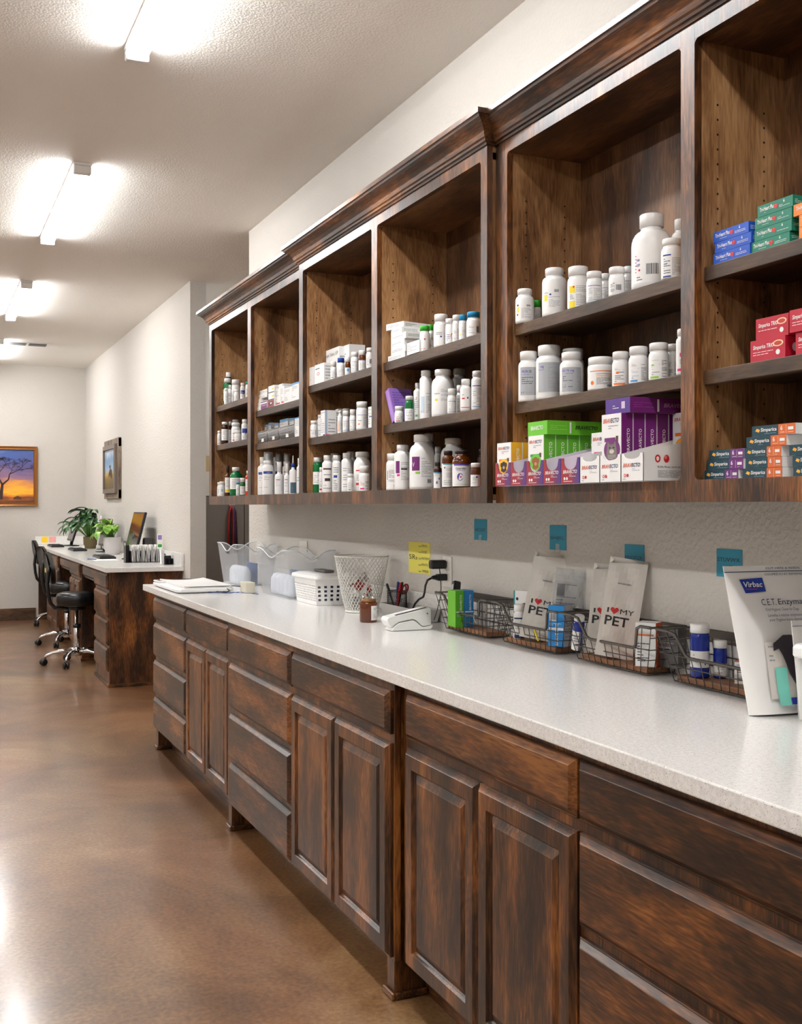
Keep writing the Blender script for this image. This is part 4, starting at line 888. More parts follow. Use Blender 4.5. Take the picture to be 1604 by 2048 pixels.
Bx('C2', '1', 'D', 450, 672, 0, 'red chewable tablet box, upper left', .05, .006, base=rd, front=sx, side=[], dz=.0435, h=.043)
Bx('C2', '1', 'D', 680, 920, 0, 'red chewable tablet box, upper right', .05, -.006, base=rd, front=sx, side=[], dz=.0435, h=.043)
def sp(c):
    return [('base', (14, 62, 76)), ('r', .62, 1, 0, 1, c), ('poly', [(.08, .5), (.12, .75), (.2, .6), (.17, .35)], (240, 176, 60)), ('t', 'Simparica', .21, .42, .34, 'w', .37, True, 0, .15), ('l', .3, .58, .14, .28, 1, (120, 170, 180)), ('t', '6', .67, .42, .42, 'w', None, True), ('l', .67, .78, .14, .28, 1, 'w'), ('r', .795, .8, .1, .9, 'w'), ('r', .84, .96, .4, .68, 'w'), ('l', .84, .96, .14, .26, 1, 'w')]
vi = (110, 44, 120); so = (214, 104, 44)
stack('0', 'D', 0, 3, 'teal and violet chewable tablet box', 100, 345, [(-5, -15), (15, 20), (32, 25)], .06, .0205, 'w', sp(vi), [('l', .1, .6, .3, .7, 2)], -.004)
stack('0', 'D', 0, 5, 'teal and orange chewable tablet box', 365, 625, [(-5, 5), (15, 3), (6, -2), (20, 34), (58, 95)], .10, .0205, 'w', sp(so), [('bar', .55, .8, .2, .7)], -.004)
stack('0', 'D', 0, 3, 'teal chewable tablet box at the picture edge', 700, 965, [(5, 0), (0, 0), (-22, -10)], .08, .0205, 'w', sp(so), [], .0)
# one line per shelf thing: look plus its place in the row
for (bay, lv), L in REG.items():
    L.sort(key=lambda e: e[0]); looks = [e[2] for e in L]
    for k, (u, o, look) in enumerate(L):
        if o.get('fixed'): del o['fixed']; o['group'] = 'display trays on the bottom shelf'; continue
        if looks.count(look) > 1: o['label'] = '%s, %s from left, %s, %s' % (look, ORD[min(k, 19)], LEV[lv], BAYN[bay])
        else: o['label'] = '%s, %s, %s' % (look, LEV[lv], BAYN[bay])
        o['group'] = 'medicines on the %s of the %s' % (LEV[lv], BAYN[bay])
for o in C.objects:
    if 'fixed' in o: del o['fixed']
# ---------------------------------------------------------------- things on the worktop
ZT = .9145
def rrect(w_, d_, r, n=5):
    P = []
    for cx, cy, a0 in ((w_/2-r, d_/2-r, 0), (-w_/2+r, d_/2-r, PI/2), (-w_/2+r, -d_/2+r, PI), (w_/2-r, -d_/2+r, 1.5*PI)):
        for k in range(n+1):
            a = a0+PI/2*k/n; P.append((cx+r*math.cos(a), cy+r*math.sin(a)))
    return P
def shell(mb, secs, mat=0, cap0=True, cap1=False, smooth=False):
    n = len(secs[0]); vs = [v for s_ in secs for v in s_]; fs = []
    for k in range(len(secs)-1):
        for i in range(n): j = (i+1) % n; fs.append((k*n+i, k*n+j, (k+1)*n+j, (k+1)*n+i))
    if cap0: fs.append(tuple(range(n))[::-1])
    if cap1: fs.append(tuple((len(secs)-1)*n+i for i in range(n)))
    mb.add(vs, fs, mat, smooth)
# scale
t = thing('pet_scale', 'white flat scale with small display at the far end of the worktop', 'scale', (1.34, 5.83, ZT))
mb = MB(); shell(mb, [[(x, y, z) for x, y in rrect(w_, d_, .03)] for w_, d_, z in ((.27, .60, .001), (.30, .64, .008), (.30, .64, .02), (.28, .62, .026))], 0, True, True); mb.build('base', WHITE, t, .002)
mb = MB(); N_ = 14; P_ = [(-.112+.252*k/N_, .030+.009*abs(2*k/N_-1)**2.2) for k in range(N_+1)]; P_ = [(-.108, .0262)]+P_+[(.136, .0262)]; nP = len(P_)
vs = [(x, -.31, z) for x, z in P_]+[(x, .31, z) for x, z in P_]; mb.add(vs, [tuple(range(nP))[::-1], tuple(nP+k for k in range(nP))]+[(k, (k+1) % nP, nP+(k+1) % nP, nP+k) for k in range(nP)]); mb.build('tray', WHITE, t, .004)
mb = MB(); mb.box(-.148, .15, .0262, -.118, .30, .034); mb.build('display_panel', WHITE, t, .003)
MB().box(-.142, .18, .0341, -.122, .26, .0348).build('display', col((120, 128, 112), .2, name='lcd_glass'), t)
# cable adapter with cords
t = thing('cable_adapter', 'beige adapter box with cords between scale and clear bins', 'adapter', (1.545, 5.46, ZT))
shell(mb := MB(), [[(x, y, z) for x, y in rrect(.05, .12, .012)] for z in (.001, .05, .055)], 0, True, True); mb.build('housing', col((206, 200, 180), .5, name='beige_plastic'), t, .003)
MB().tube([(-.03, .03, .03), (-.05, .06, .032), (-.07, .10, .03), (-.10, .12, .012), (-.14, .10, .006), (-.15, .03, .006), (-.12, -.03, .006), (-.09, .02, .012), (-.10, .10, .03), (-.12, .16, .01), (-.16, .14, .006)], .0026).build('black_cord', BLACK, t)
MB().tube([(-.05, -.02, .006), (-.10, -.06, .005), (-.16, -.04, .005), (-.19, .06, .005), (-.15, .12, .005), (-.11, .05, .005), (-.06, -.07, .005), (-.02, -.12, .006), (-.0, -.20, .005), (.0, -.0, .004)][:9], .0014).build('blue_cord', col((30, 80, 160), .4, name='blue_cord'), t)
# clear bins
def bin_(y0, y1, xo, label):
    yc = (y0+y1)/2; t = thing('clear_bin', label, 'storage bin', (1.705+xo, yc, ZT), 0, 'clear plastic bins'); D0, D1 = .19, .235; W0 = (y1-y0); W1 = W0+.11; H = .232
    mb = MB()
    def ring(f, drop=True):
        P = rrect(D0+(D1-D0)*f, W0+(W1-W0)*f, .03, 5); out = []
        for x, y in P: out.append((x, y, .002+H*f))
        return out
    # dense rim ring so that the four sides dip at the hand holds
    def ring2(f):
        D, W = D0+(D1-D0)*f, W0+(W1-W0)*f; out = []; N = 24
        cs = [(-D/2, -W/2), (D/2, -W/2), (D/2, W/2), (-D/2, W/2)]
        for i in range(4):
            a, b = cs[i], cs[(i+1) % 4]
            for k in range(N):
                q = k/N; x = a[0]+(b[0]-a[0])*q; y = a[1]+(b[1]-a[1])*q
                dip = .5*(1-math.cos(2*PI*q))
                out.append((x*(1-.03*0), y, .002+H*f-(.042*dip*dip*f**6)))
        return out
    secs = [ring2(f) for f in (0, .05, .3, .6, .8, .92, 1)]
    # hand-hole cut out below the rim: leave faces out in the band .80-.92 at the middle of the short sides
    n = len(secs[0]); vs = [v for s_ in secs for v in s_]; fs = [tuple(range(n))[::-1]]
    for k in range(len(secs)-1):
        for i in range(n):
            seg, q = divmod(i, 24)
            if k == 4 and 9 <= q < 15 and seg in (0, 2, 1, 3): continue
            j = (i+1) % n; fs.append((k*n+i, k*n+j, (k+1)*n+j, (k+1)*n+i))
    mb.add(vs, fs, 0, False); mb.build('body', CLEARP, t, 0, None, .0015)
    r_ = MB(); r_.tube(secs[-1], .003, 6, closed=True); r_.build('rim', col((238, 242, 246), .25, name='frosted_rim', Alpha=.75), t)
    return t
b1 = bin_(5.88, 6.19, 0, 'clear plastic bin farthest along the worktop, half hidden by the nearer one')
b2 = bin_(4.97, 5.40, 0, 'clear plastic bin with wavy rim next to the white perforated basket')
M_BAG = col((222, 228, 238), .3, name='white_wrapped_supply', bump=.6); M_BPAD = col((90, 120, 176), .6, name='blue_pad')
rg = random.Random(5)
def packs(xc, y0, y1, g, w_):
    n = 5
    for k in range(n):
        y = y0+(y1-y0)*(k+.5)/n; z = ZT+.004
        mb = MB(); R = .036
        mb.lathe([(R*.5, 0), (R*.9, .004), (R, .02), (R*.97, .07+.01*rg.random()), (R*.6, .1), (R*.2, .104)], 14)
        o = mb.build('supply_pack', M_BAG); o.location = (xc-.04, y, z)
        tag(o, 'small white wrapped pack inside the %s' % w_, 'pack', g)
    o = MB().obox((0, 0, .06), (.012, (y1-y0)*.8, .12), 0).build('blue_pad', M_BPAD, None, .004); o.location = (xc+.03, (y0+y1)/2, ZT+.004)
    tag(o, 'pale blue pad standing inside the %s' % w_, 'pad')
packs(1.705, 5.92, 6.16, 'packs in the farther clear bin', 'farther clear bin')
packs(1.705, 5.01, 5.36, 'packs in the nearer clear bin', 'nearer clear bin')
# white perforated basket with lid
t = thing('lidded_basket', 'white perforated plastic basket with grey-handled lid', 'basket', (1.705, 4.745, ZT)); D, W, H = .19, .30, .125
mb = MB()
def wall(p0, p1, q0, q1, nu, nv, holes):
    """perforated wall from bottom line p0-p1 to top line q0-q1 as bars around holes"""
    L = lambda a, b, f: tuple(a[i]+(b[i]-a[i])*f for i in range(3))
    pt = lambda u, v: L(L(p0, p1, u), L(q0, q1, u), v)
    us = [0]; vs_ = [0]
    for k in range(nu): us += [(k+.3)/nu, (k+.75)/nu]
    for k in range(nv): vs_ += [.12+.62*(k+.2)/nv, .12+.62*(k+.75)/nv]
    us.append(1); vs_.append(1)
    idx = {}; V = []; F = []
    for b, v in enumerate(vs_):
        for a, u in enumerate(us): idx[a, b] = len(V); V.append(pt(u, v))
    for b in range(len(vs_)-1):
        for a in range(len(us)-1):
            if a % 2 == 1 and b % 2 == 1 and holes(a, b): continue
            F.append((idx[a, b], idx[a+1, b], idx[a+1, b+1], idx[a, b+1]))
    mb.add(V, F)
B_ = [(-D/2*.88, W/2*.93, .001), (-D/2*.88, -W/2*.93, .001), (D/2*.88, -W/2*.93, .001), (D/2*.88, W/2*.93, .001)]
T_ = [(-D/2, W/2, H), (-D/2, -W/2, H), (D/2, -W/2, H), (D/2, W/2, H)]
wall(B_[0], B_[1], T_[0], T_[1], 16, 7, lambda a, b: True); wall(B_[1], B_[2], T_[1], T_[2], 6, 4, lambda a, b: True)
wall(B_[2], B_[3], T_[2], T_[3], 16, 7, lambda a, b: True); wall(B_[3], B_[0], T_[3], T_[0], 6, 4, lambda a, b: True)
mb.add(B_, [(0, 1, 2, 3)]); mb.build('body', WHITE, t, 0, None, .0018)
mb = MB(); shell(mb, [[(x, y, z) for x, y in rrect(w_, d_, .025)] for w_, d_, z in ((D+.02, W+.03, H-.008), (D+.026, W+.04, H-.004), (D+.022, W+.036, H+.008), (D-.02, W-.02, H+.016))], 0, True, True); mb.build('lid', WHITE, t, .002)
mb = MB(); mb.obox((0, 0, H+.023), (.05, .15, .012)); mb.build('lid_handle', col((110, 106, 104), .5, name='grey_handle'), t, .006, seg=3)
o = MB().box(-.03, -.05, .01, .05, .05, .07).build('blue_packet', col((40, 90, 160), .4, name='blue_packet')); o.location = (1.735, 4.74, ZT+.004); tag(o, 'blue printed packet inside the white perforated basket', 'packet')
# wire-mesh waste basket full of wrappers
t = thing('mesh_wastebasket', 'round white wire-mesh basket full of wrappers', 'basket', (1.703, 4.27, ZT)); R0, R1, H = .066, .113, .235
mb = MB(); nd = 36; rows = 12
rad = lambda f: R0+(R1-R0)*(f**.8)
for s_ in (-1, 1):
    for k in range(nd):
        P_ = []
        for q in range(rows+1):
            f = q/rows; a = 2*PI*(k+s_*f*9.5)/nd; P_.append((rad(f)*math.cos(a), rad(f)*math.sin(a), .006+(H-.008)*f))
        mb.tube(P_, .0014, 4, cap=False)
m_ = col((224, 222, 216), .4, name='white_coated_wire'); mb.build('mesh_wall', m_, t)
MB().tube([(R1*math.cos(2*PI*k/40), R1*math.sin(2*PI*k/40), H) for k in range(40)], .0032, 8, closed=True).build('rim', m_, t)
mb = MB(); mb.tube([(R0*math.cos(2*PI*k/32), R0*math.sin(2*PI*k/32), .0045) for k in range(32)], .004, 8, closed=True); mb.lathe([(R0, .003), (R0, .005)], 28); mb.build('base_ring', m_, t)
rg = random.Random(3); wc = [(240, 238, 232), (226, 222, 216), (200, 40, 44), (232, 230, 228), (190, 180, 176), (150, 60, 50)]
for k in range(16):
    f = .12+.38*rg.random(); a = rg.random()*2*PI; rr = rad(f)*.62*rg.random()**.5; L_ = rg.uniform(.03, .055)
    mb = MB(); q1, q2 = rg.random()*3, rg.random()*3
    mb.grid(lambda u, v: ((u-.5)*L_, (v-.5)*L_*.8, .010*math.sin(5*u+q1)*math.cos(4*v+q2)+.006*math.sin(9*v)), 6, 6, 0, False)
    o = mb.build('crumpled_wrapper', col(wc[k % 6], .6), None, 0, None, .0012); o.location = (1.703+rr*math.cos(a), 4.27+rr*math.sin(a), ZT+.03+f*.26); o.rotation_euler = (rg.random()*3, rg.random()*3, rg.random()*3)
    tag(o, 'crumpled paper and foil wrapper inside the wire-mesh basket', 'wrapper', 'wrappers in the mesh basket')
# amber jar
t = bottle('candle_jar', 'amber glass jar with white label in front of the mesh basket', 'jar', (1.577, 3.885, ZT+.0003), .034, .088, 'jar', 'a', col((150, 110, 70), .25, .6, name='brass_lid'), .86, .13, [('l', .1, .7, .68, .85, 2, 'n'), ('l', .1, .6, .5, .62, 1, 'k'), ('l', .1, .7, .15, .45, 4)], .95, None, (.12, .9), .62, ridg=0)
for s_ in (-1, 1): MB().lathe([(.0001, -.006), (.005, -.004), (.006, 0), (.005, .004), (.0001, .006)], 10, c=(s_*.012, -.02*s_, .093)).build('clasp', CHROME, t)
# grey tray with pen holder
t = thing('desk_tray', 'long low grey plastic tray against the backsplash', 'tray', (1.775, 3.94, ZT)); mb = MB()
shell(mb, [[(x, y, z) for x, y in rrect(w_, d_, .012, 3)] for w_, d_, z in ((.085, .36, .001), (.1, .385, .05), (.094, .379, .05), (.08, .355, .004))], 0, True, True); mb.build('tray_body', col((176, 174, 170), .45, name='grey_tray_plastic'), t)
t = thing('pen_cup', 'black mesh pen cup standing in the grey tray', 'pen cup', (1.772, 4.055, ZT+.0045)); mb = MB()
for k in range(40):
    a = 2*PI*k/40
    for s_ in (-1, 1): mb.tube([(.04*math.cos(a+s_*f*.9), .04*math.sin(a+s_*f*.9), .001+.094*f) for f in (0, .25, .5, .75, 1)], .0007, 3, cap=False)
mb.build('mesh_wall', BLACK, t); MB().tube([(.0405*math.cos(2*PI*k/28), .0405*math.sin(2*PI*k/28), .096) for k in range(28)], .0022, 6, closed=True).build('rim', BLACK, t)
MB().lathe([(.04, 0), (.04, .0015)], 28).build('base', BLACK, t)
for k, (c, a, nm, lb) in enumerate((('r', .2, 'pen', 'red capped pen leaning right in the black pen cup'), ((30, 30, 34), -.3, 'pen', 'black pen leaning left in the black pen cup'), ((30, 50, 120), .05, 'marker', 'dark blue marker upright in the black pen cup'), ((150, 20, 30), .34, 'scissors', 'dark red handled scissors in the black pen cup'), ((24, 24, 26), .12, 'marker', 'black marker at the back of the pen cup'))):
    mb = MB(); m4 = Matrix.Rotation(a, 4, 'Y') @ Matrix.Rotation((k-2)*.07, 4, 'X')
    t = thing(nm, lb, nm if nm != 'marker' else 'marker', (1.772-.012+k*.005, 4.055+(k-2)*.009, ZT+.008))
    if nm == 'scissors':
        MB().obox(m4 @ Vector((0, 0, .035)), (.008, .002, .06), 0, 0, m4).build('blades', CHROME, t)
        mb.tube([m4 @ Vector((.012*math.cos(q), .003, .105+.02*math.sin(q))) for q in [2*PI*i/14 for i in range(14)]], .0035, 6, closed=True); mb.tube([m4 @ Vector((-.008+.01*math.cos(q), -.003, .10+.018*math.sin(q))) for q in [2*PI*i/14 for i in range(14)]], .0035, 6, closed=True); mb.build('handle', cm(c), t)
    else:
        mb.lathe([(.0015, 0), (.0045, .012), (.0045, .09)], 10, M=m4); mb.build('barrel', cm(c), t)
        MB().lathe([(.0055, .088), (.0055, .125), (.004, .13)], 10, M=m4).build('cap', cm(c), t)
# card terminal
t = thing('card_terminal', 'white wedge-shaped card terminal in a cradle beside the amber jar', 'card terminal', (1.61, 3.585, ZT), .0)
def side_ext(mb, pts, y0, y1, mat=0):
    n = len(pts); vs = [(x, y0, z) for x, z in pts]+[(x, y1, z) for x, z in pts]
    mb.add(vs, [tuple(range(n)), tuple(n+i for i in range(n))[::-1]]+[(i, n+i, n+(i+1) % n, (i+1) % n) for i in range(n)], mat)
mb = MB(); side_ext(mb, [(-.078, .001), (.075, .001), (.083, .008), (.083, .018), (.072, .013), (.045, .010), (.036, .014), (.018, .030), (.005, .036), (-.05, .028), (-.065, .018)], -.034, .034); mb.build('cradle', WHITE, t, .002)
mb = MB(); side_ext(mb, [(-.088, .022), (-.094, .036), (-.094, .044), (-.088, .050), (.068, .080), (.077, .076), (.079, .016), (.046, .012), (.038, .017), (.020, .0335), (.006, .0395), (-.048, .0315), (-.062, .024), (-.078, .014)], -.030, .030); mb.build('terminal_body', WHITE, t, .003)
mb = MB(); side_ext(mb, [(-.060, .0556), (.060, .0787), (.060, .0796), (-.060, .0565)], -.0285, -.014); mb.build('card_slot', BLACK, t)
MB().lathe([(.0025, 0), (.0025, .001)], 8, M=Matrix.Translation((.062, -.031, .058)) @ Matrix.Rotation(PI/2, 4, 'X')).build('button', BLACK, t)
# outlet, plugs, cords
def outlet(y, z, label, hh=.0585):
    t = thing('wall_outlet', label, 'outlet', (XW, y, z)); MB().box(-.006, -.036, -hh, -.0003, .036, hh).build('cover_plate', col((226, 220, 210), .4, name='ivory_plate'), t, .002)
    for s_ in (-1, 1): MB().box(-.0085, -.017, s_*.021-.0145, -.0061, .017, s_*.021+.0145).build('socket', col((218, 212, 202), .4, name='ivory_socket'), t, .003)
    return t
outlet(3.745, 1.108, 'ivory double outlet above the first wire basket, two black plugs in it')
t = thing('wall_outlet', 'small ivory outlet plate above the clear bins', 'outlet', (XW, 5.456, 1.147)); MB().box(-.006, -.06, -.025, -.0003, .06, .03).build('cover_plate', col((216, 208, 196), .4, name='ivory_plate2'), t, .002)
t = thing('power_adapter', 'black plug-in adapter in the upper socket with thin cord', 'adapter', (XW-.009, 3.745, 1.137))
mb = MB(); mb.obox((-.034, .004, 0), (.066, .032, .034), 0); mb.build('housing', BLACK, t, .008, seg=3)
MB().tube([(-.03, -.004, -.016), (-.03, -.014, -.05), (-.032, -.022, -.09), (-.04, -.03, -.13), (-.06, -.04, -.18), (-.075, -.05, -.205)], .0018).build('cord', BLACK, t)
t = thing('power_plug', 'black power plug with thick cord running to the card terminal', 'plug', (XW-.009, 3.745, 1.088))
mb = MB(); mb.obox((-.02, 0, 0), (.04, .026, .026)); mb.lathe([(.011, 0), (.006, .024)], 12, M=Matrix.Translation((-.038, 0, 0)) @ Matrix.Rotation(-PI/2, 4, 'Y')); mb.build('housing', BLACK, t, .004)
x0, y0, z0 = XW-.009, 3.745, 1.088
P_ = [(1.779, 3.745, 1.086), (1.765, 3.75, 1.078), (1.757, 3.752, 1.058), (1.752, 3.75, 1.03), (1.745, 3.745, 1.015), (1.72, 3.73, 1.008), (1.69, 3.70, .995), (1.665, 3.67, .975), (1.645, 3.64, .96), (1.63, 3.618, .985), (1.62, 3.612, .975)]
P_ = P_[:9]+[(1.632, 3.63, .945), (1.63, 3.622, .93)]
MB().tube([(a-x0, b-y0, c-z0) for a, b, c in P_], .0042).build('cord', BLACK, t)
# paper notes on the wall
def wallnote(name, label, uL, uR, vT, vB, c, txt, tape=True):
    ya, yb = y_at(uL, XW), y_at(uR, XW); z1, z0 = z_at(uL, vT, XW), z_at(uR, vB, XW); W = ya-yb; H = z1-z0
    mb = MB(); M = Mats(col(c, .7)); mb.box(-.0015, -W/2, 0, -.0003, W/2, H)
    paint(mb, M, txt, lambda x, y, l: (-.0016-l, W/2-x, y), W, H)
    if tape: mb.box(-.0024, -W*.12, -.006, -.0022, W*.12, H*.25, M(CLEARC))
    o = mb.build(name, M.l); o.location = (XW, (ya+yb)/2, z0); return tag(o, label, 'note', None if 'yellow' in label else 'blue alphabet notes on the wall')
TL = (52, 148, 176)
wallnote('wall_note', 'blue note lettered A to F, leftmost of the four', 949, 974, 1038, 1081, TL, [('t', 'ABCDEF', .06, .42, .15, 'k', .82)])
wallnote('wall_note', 'blue note lettered GHIJKL, above the tall paper bag', 1100, 1133, 1050, 1101, TL, [('t', 'GHIJKL', .05, .42, .14, 'k', .84)])
wallnote('wall_note', 'blue note lettered MNOPQR, partly behind the leaning bags', 1250, 1289, 1088, 1146, TL, [('t', 'MNOPQR', .04, .46, .13, 'k', .86)])
wallnote('wall_note', 'blue note lettered STUVWX YZ, beside the big pouch', 1434, 1485, 1097, 1157, TL, [('t', 'STUVWX', .04, .55, .15, 'k', .88), ('t', 'YZ', .4, .28, .15, 'k', .26)])
wallnote('wall_sign', 'yellow paper sign reading 5Rs taped above the pen cup', 818, 861, 1083, 1150, (232, 222, 96),
         [('t', '5R', .03, .44, .16, 'k', .30), ('t', 's', .34, .44, .13, 'k', .07)]+[('t', 'right', .47, .86-.2*k, .045, (90, 90, 60), .14) for k in range(5)]+[('t', s_, .63, .86-.2*k, .075, (70, 70, 50), w_) for k, (s_, w_) in enumerate((('DRUG', .24), ('DOSE', .22), ('PATIENT', .36), ('ROUTE', .27), ('TIME(S)', .30)))], False)
# the four wire baskets
def counter_basket(y0, y1, label, xf=1.712, xb=1.824, H=.132):
    yc = (y0+y1)/2; t = thing('wire_basket', label, 'basket', (xf, yc, ZT), 0, 'dark wire baskets along the backsplash'); W = (y1-y0)/2; D = xb-xf; s_ = .045; fi = .022
    L = lambda a, b, f: tuple(a[i]+(b[i]-a[i])*f for i in range(3))
    # corner lines bottom/top
    b0, b1 = (fi, W-s_, .006), (fi, -W+s_, .006); c0, c1 = (D-.004, W-s_, .006), (D-.004, -W+s_, .006)
    t0, t1 = (0, W, H), (0, -W, H); d0, d1 = (D, W, H), (D, -W, H); low = .068
    f0, f1 = L(b0, t0, low/H), L(b1, t1, low/H)
    fr = MB()   # thick front rim with its scoop, as a rounded strap
    a0 = L(t0, t1, .03); a1 = L(t0, t1, .17); a2 = L(f0, f1, .235); a3 = L(f0, f1, .84); a4 = L(t0, t1, .86); a5 = L(t0, t1, .97)
    P_ = [t0, a0, L(t0, t1, .10), L(a1, a2, .10), L(a1, a2, .5), L(a1, a2, .9), L(a2, a3, .06), L(a2, a3, .5), L(a2, a3, .95), L(a3, a4, .12), L(a3, a4, .5), L(a3, a4, .9), L(a4, a5, .3), a5, t1]
    fr.tube(P_, .0042, 8); fr.build('front_rim', BRONZE, t)
    MB().tube([t0, d0, d1, t1], .0032, 6).box(D-.004, -W, H-.018, D-.001, W, H).build('back_rim', BRONZE, t)
    mb = MB(); r = .00125
    n = 11
    for k in range(n+1):
        f = k/n; lo = L(b0, b1, f)
        top = H if (f < .14 or f > .9) else low
        mb.tube([lo, L(lo, L(t0, t1, f), top/H*.99)], r, 5)
        mb.tube([L(c0, c1, f), L(d0, d1, f)], r, 5)
        mb.tube([lo, L(c0, c1, f)], r, 4)
    for (p, q) in ((b0, c0), (b1, c1)):
        for k in (1, 2, 3): mb.tube([L(p, q, k/4), L(t0 if p == b0 else t1, d0 if p == b0 else d1, k/4)], r, 5)
    for z in (.0, .30, .52): mb.tube([L(b0, t0, z), L(b1, t1, z), L(c1, d1, z), L(c0, d0, z)], r*1.3, 5, closed=True)
    for z in (.78,): mb.tube([L(b1, t1, z), L(c1, d1, z), L(c0, d0, z), L(b0, t0, z)], r*1.2, 5)
    mb.build('wire_grid', BRONZE, t)
    o = MB().box(fi+.003, -W+s_+.006, .0076, D-.012, W-s_-.006, .022).build('wooden_base', W_BSK, t, .001)
    return t
counter_basket(3.175, 3.57, 'dark wire basket below the outlet, leftmost of four')
counter_basket(2.742, 3.145, 'dark wire basket holding the tall paper bag, second of four')
counter_basket(2.295, 2.710, 'dark wire basket holding two leaning paper bags, third of four')
counter_basket(1.862, 2.272, 'dark wire basket with big blue bottle, nearest of four')
ZBS = ZT+.0225
# basket one
def cbox(u0, u1, X, Y, h, look, base, sidecol, items, d=.08, label=None):
    xa, xb = x_on_y(u0, Y), x_on_y(u1, Y)
    return carton('medicine_box', label or look, 'box', ((xa+xb)/2, Y+d/2, ZBS), (xb-xa, d, h), 0, base, (), items, None)
vt_ = [('t', 'BRAVECTO', .74, .46, .06, 'w', None, True, PI/2), ('r', .06, .94, .40, .43, 'w'), ('l', .15, .85, .28, .36, 3, (220, 230, 220))]
cbox(911, 928, 0, 3.395, .127, '', (110, 190, 40), 0, [('base', (84, 178, 30))]+vt_, .06, 'tall lime green flea treatment box in the first wire basket')
cbox(928.6, 947, 0, 3.395, .127, '', (40, 120, 190), 0, [('base', (34, 130, 200))]+vt_, .06, 'tall blue flea treatment box right of the green one')
t = thing('handheld_scanner', 'black handheld device leaning in the first wire basket', 'device', (1.765, 3.53, ZBS+.006)); t.rotation_euler = (-.25, .22, 0)
MB().obox((0, 0, .075), (.03, .022, .15)).build('body', BLACK, t, .006); MB().obox((-.0155, 0, .10), (.002, .016, .07)).build('screen', col((190, 196, 200), .15, name='screen_glass'), t)
t = thing('metal_clip', 'silver metal clip hooked on the first basket front', 'clip', (1.722, 3.272, ZT+.062))
MB().tube([(-.008, .008, .022), (-.012, -.012, -.004), (-.013, -.020, -.010), (-.010, -.014, -.002), (-.006, .010, .020)], .0016, 6, closed=True).build('wire_loop', CHROME, t)
t = thing('ring_clip', 'small brass ring hanging on the first basket right end', 'clip', (1.73, 3.20, ZT+.10)); MB().tube([(-.008, .006*math.cos(q), .012*math.sin(q)) for q in [2*PI*i/12 for i in range(12)]], .0014, 6, closed=True).build('ring', col((190, 160, 110), .3, .8, name='brass'), t)
# paper bags
def paper_bag(x, y, z, W, H, T, yaw, roll, lean, label, items, seed, gus=None):
    """yaw: direction the front faces; roll tips it sideways; lean tips it back"""
    rg = random.Random(seed); ph = [rg.random()*6 for _ in range(4)]; mb = MB(); M = Mats(PAPER2); NU, NV = 10, 16
    def cr(u, v): return .0022*math.sin(7*u+ph[0]+3*v)+.0018*math.sin(11*v+ph[1]-4*u)+.0012*math.sin(23*v+9*u+ph[2])
    th = lambda v: T*(1-.82*v)
    F = lambda u, v: ((u-.5)*W, -th(v)/2+cr(u, v)*min(1, 3*min(u, 1-u)), v*H-(.012*(1-u) if v > .99 else 0))
    Bk = lambda u, v: ((u-.5)*W, th(v)/2+.3*cr(u, v), v*H+(.006 if v > .99 else 0))
    mb.grid(F, NU, NV, 0, False)
    mb.grid(lambda u, v: Bk(1-u, v), NU, NV, 0, False)
    for s_ in (0, 1):
        def G(u, v, s_=s_):
            a, b = F(s_, v), Bk(s_, v); q = u if s_ else 1-u; ins = (1-2*s_)*.010*math.sin(PI*u)*(v)
            return (a[0]+ins, a[1]+(b[1]-a[1])*q, a[2]+(b[2]-a[2])*q)
        mb.grid(G, 4, NV, 0, False)
    mb.add([F(0, 0), F(1, 0), Bk(1, 0), Bk(0, 0)], [(0, 3, 2, 1)])
    def fn(a, b, l):
        u, v = a/W, b/H; p = F(min(1, max(0, u)), min(1, max(0, v))); return (p[0], p[1]-.0006-l, p[2])
    paint(mb, M, items, fn, W, H)
    o = mb.build('paper_bag', M.l)
    o.matrix_world = Matrix.Translation((x, y, z)) @ Matrix.Rotation(yaw+PI/2, 4, 'Z') @ Matrix.Rotation(roll, 4, 'Y') @ Matrix.Rotation(-lean, 4, 'X')
    return tag(o, label, 'bag', 'white paper bags in the wire baskets')
def petprint(x0=.14, y0=.40):
    return [('t', 'I', x0, y0, .052, 'k', .045), ('heart', x0+.19, y0+.028, .024, 'r'), ('t', 'o', x0+.17, y0+.018, .016, 'dk', .035, True), ('t', 'MY', x0+.34, y0, .052, 'k', .36),
            ('t', 'PET', x0-.02, y0-.125, .095, 'k', .62, True)]
paper_bag(1.772, 2.95, ZBS+.004, .118, .268, .045, -2.22, .17, .10, 'tall white paper bag printed I heart MY PET, standing alone', petprint(.14, .41)+[('l', .35, .6, .66, .72, 1, 'g')], 1)
paper_bag(1.795, 2.62, ZBS+.004, .11, .245, .035, -2.15, .10, .05, 'white paper bag behind, its print mostly covered', petprint(.1, .45), 2)
paper_bag(1.765, 2.535, ZBS+.004, .105, .268, .060, -2.2, .16, .02, 'front white paper bag printed I heart MY PET, with open side fold', petprint(.14, .45)+[('l', .3, .65, .74, .78, 1, 'g')], 3)
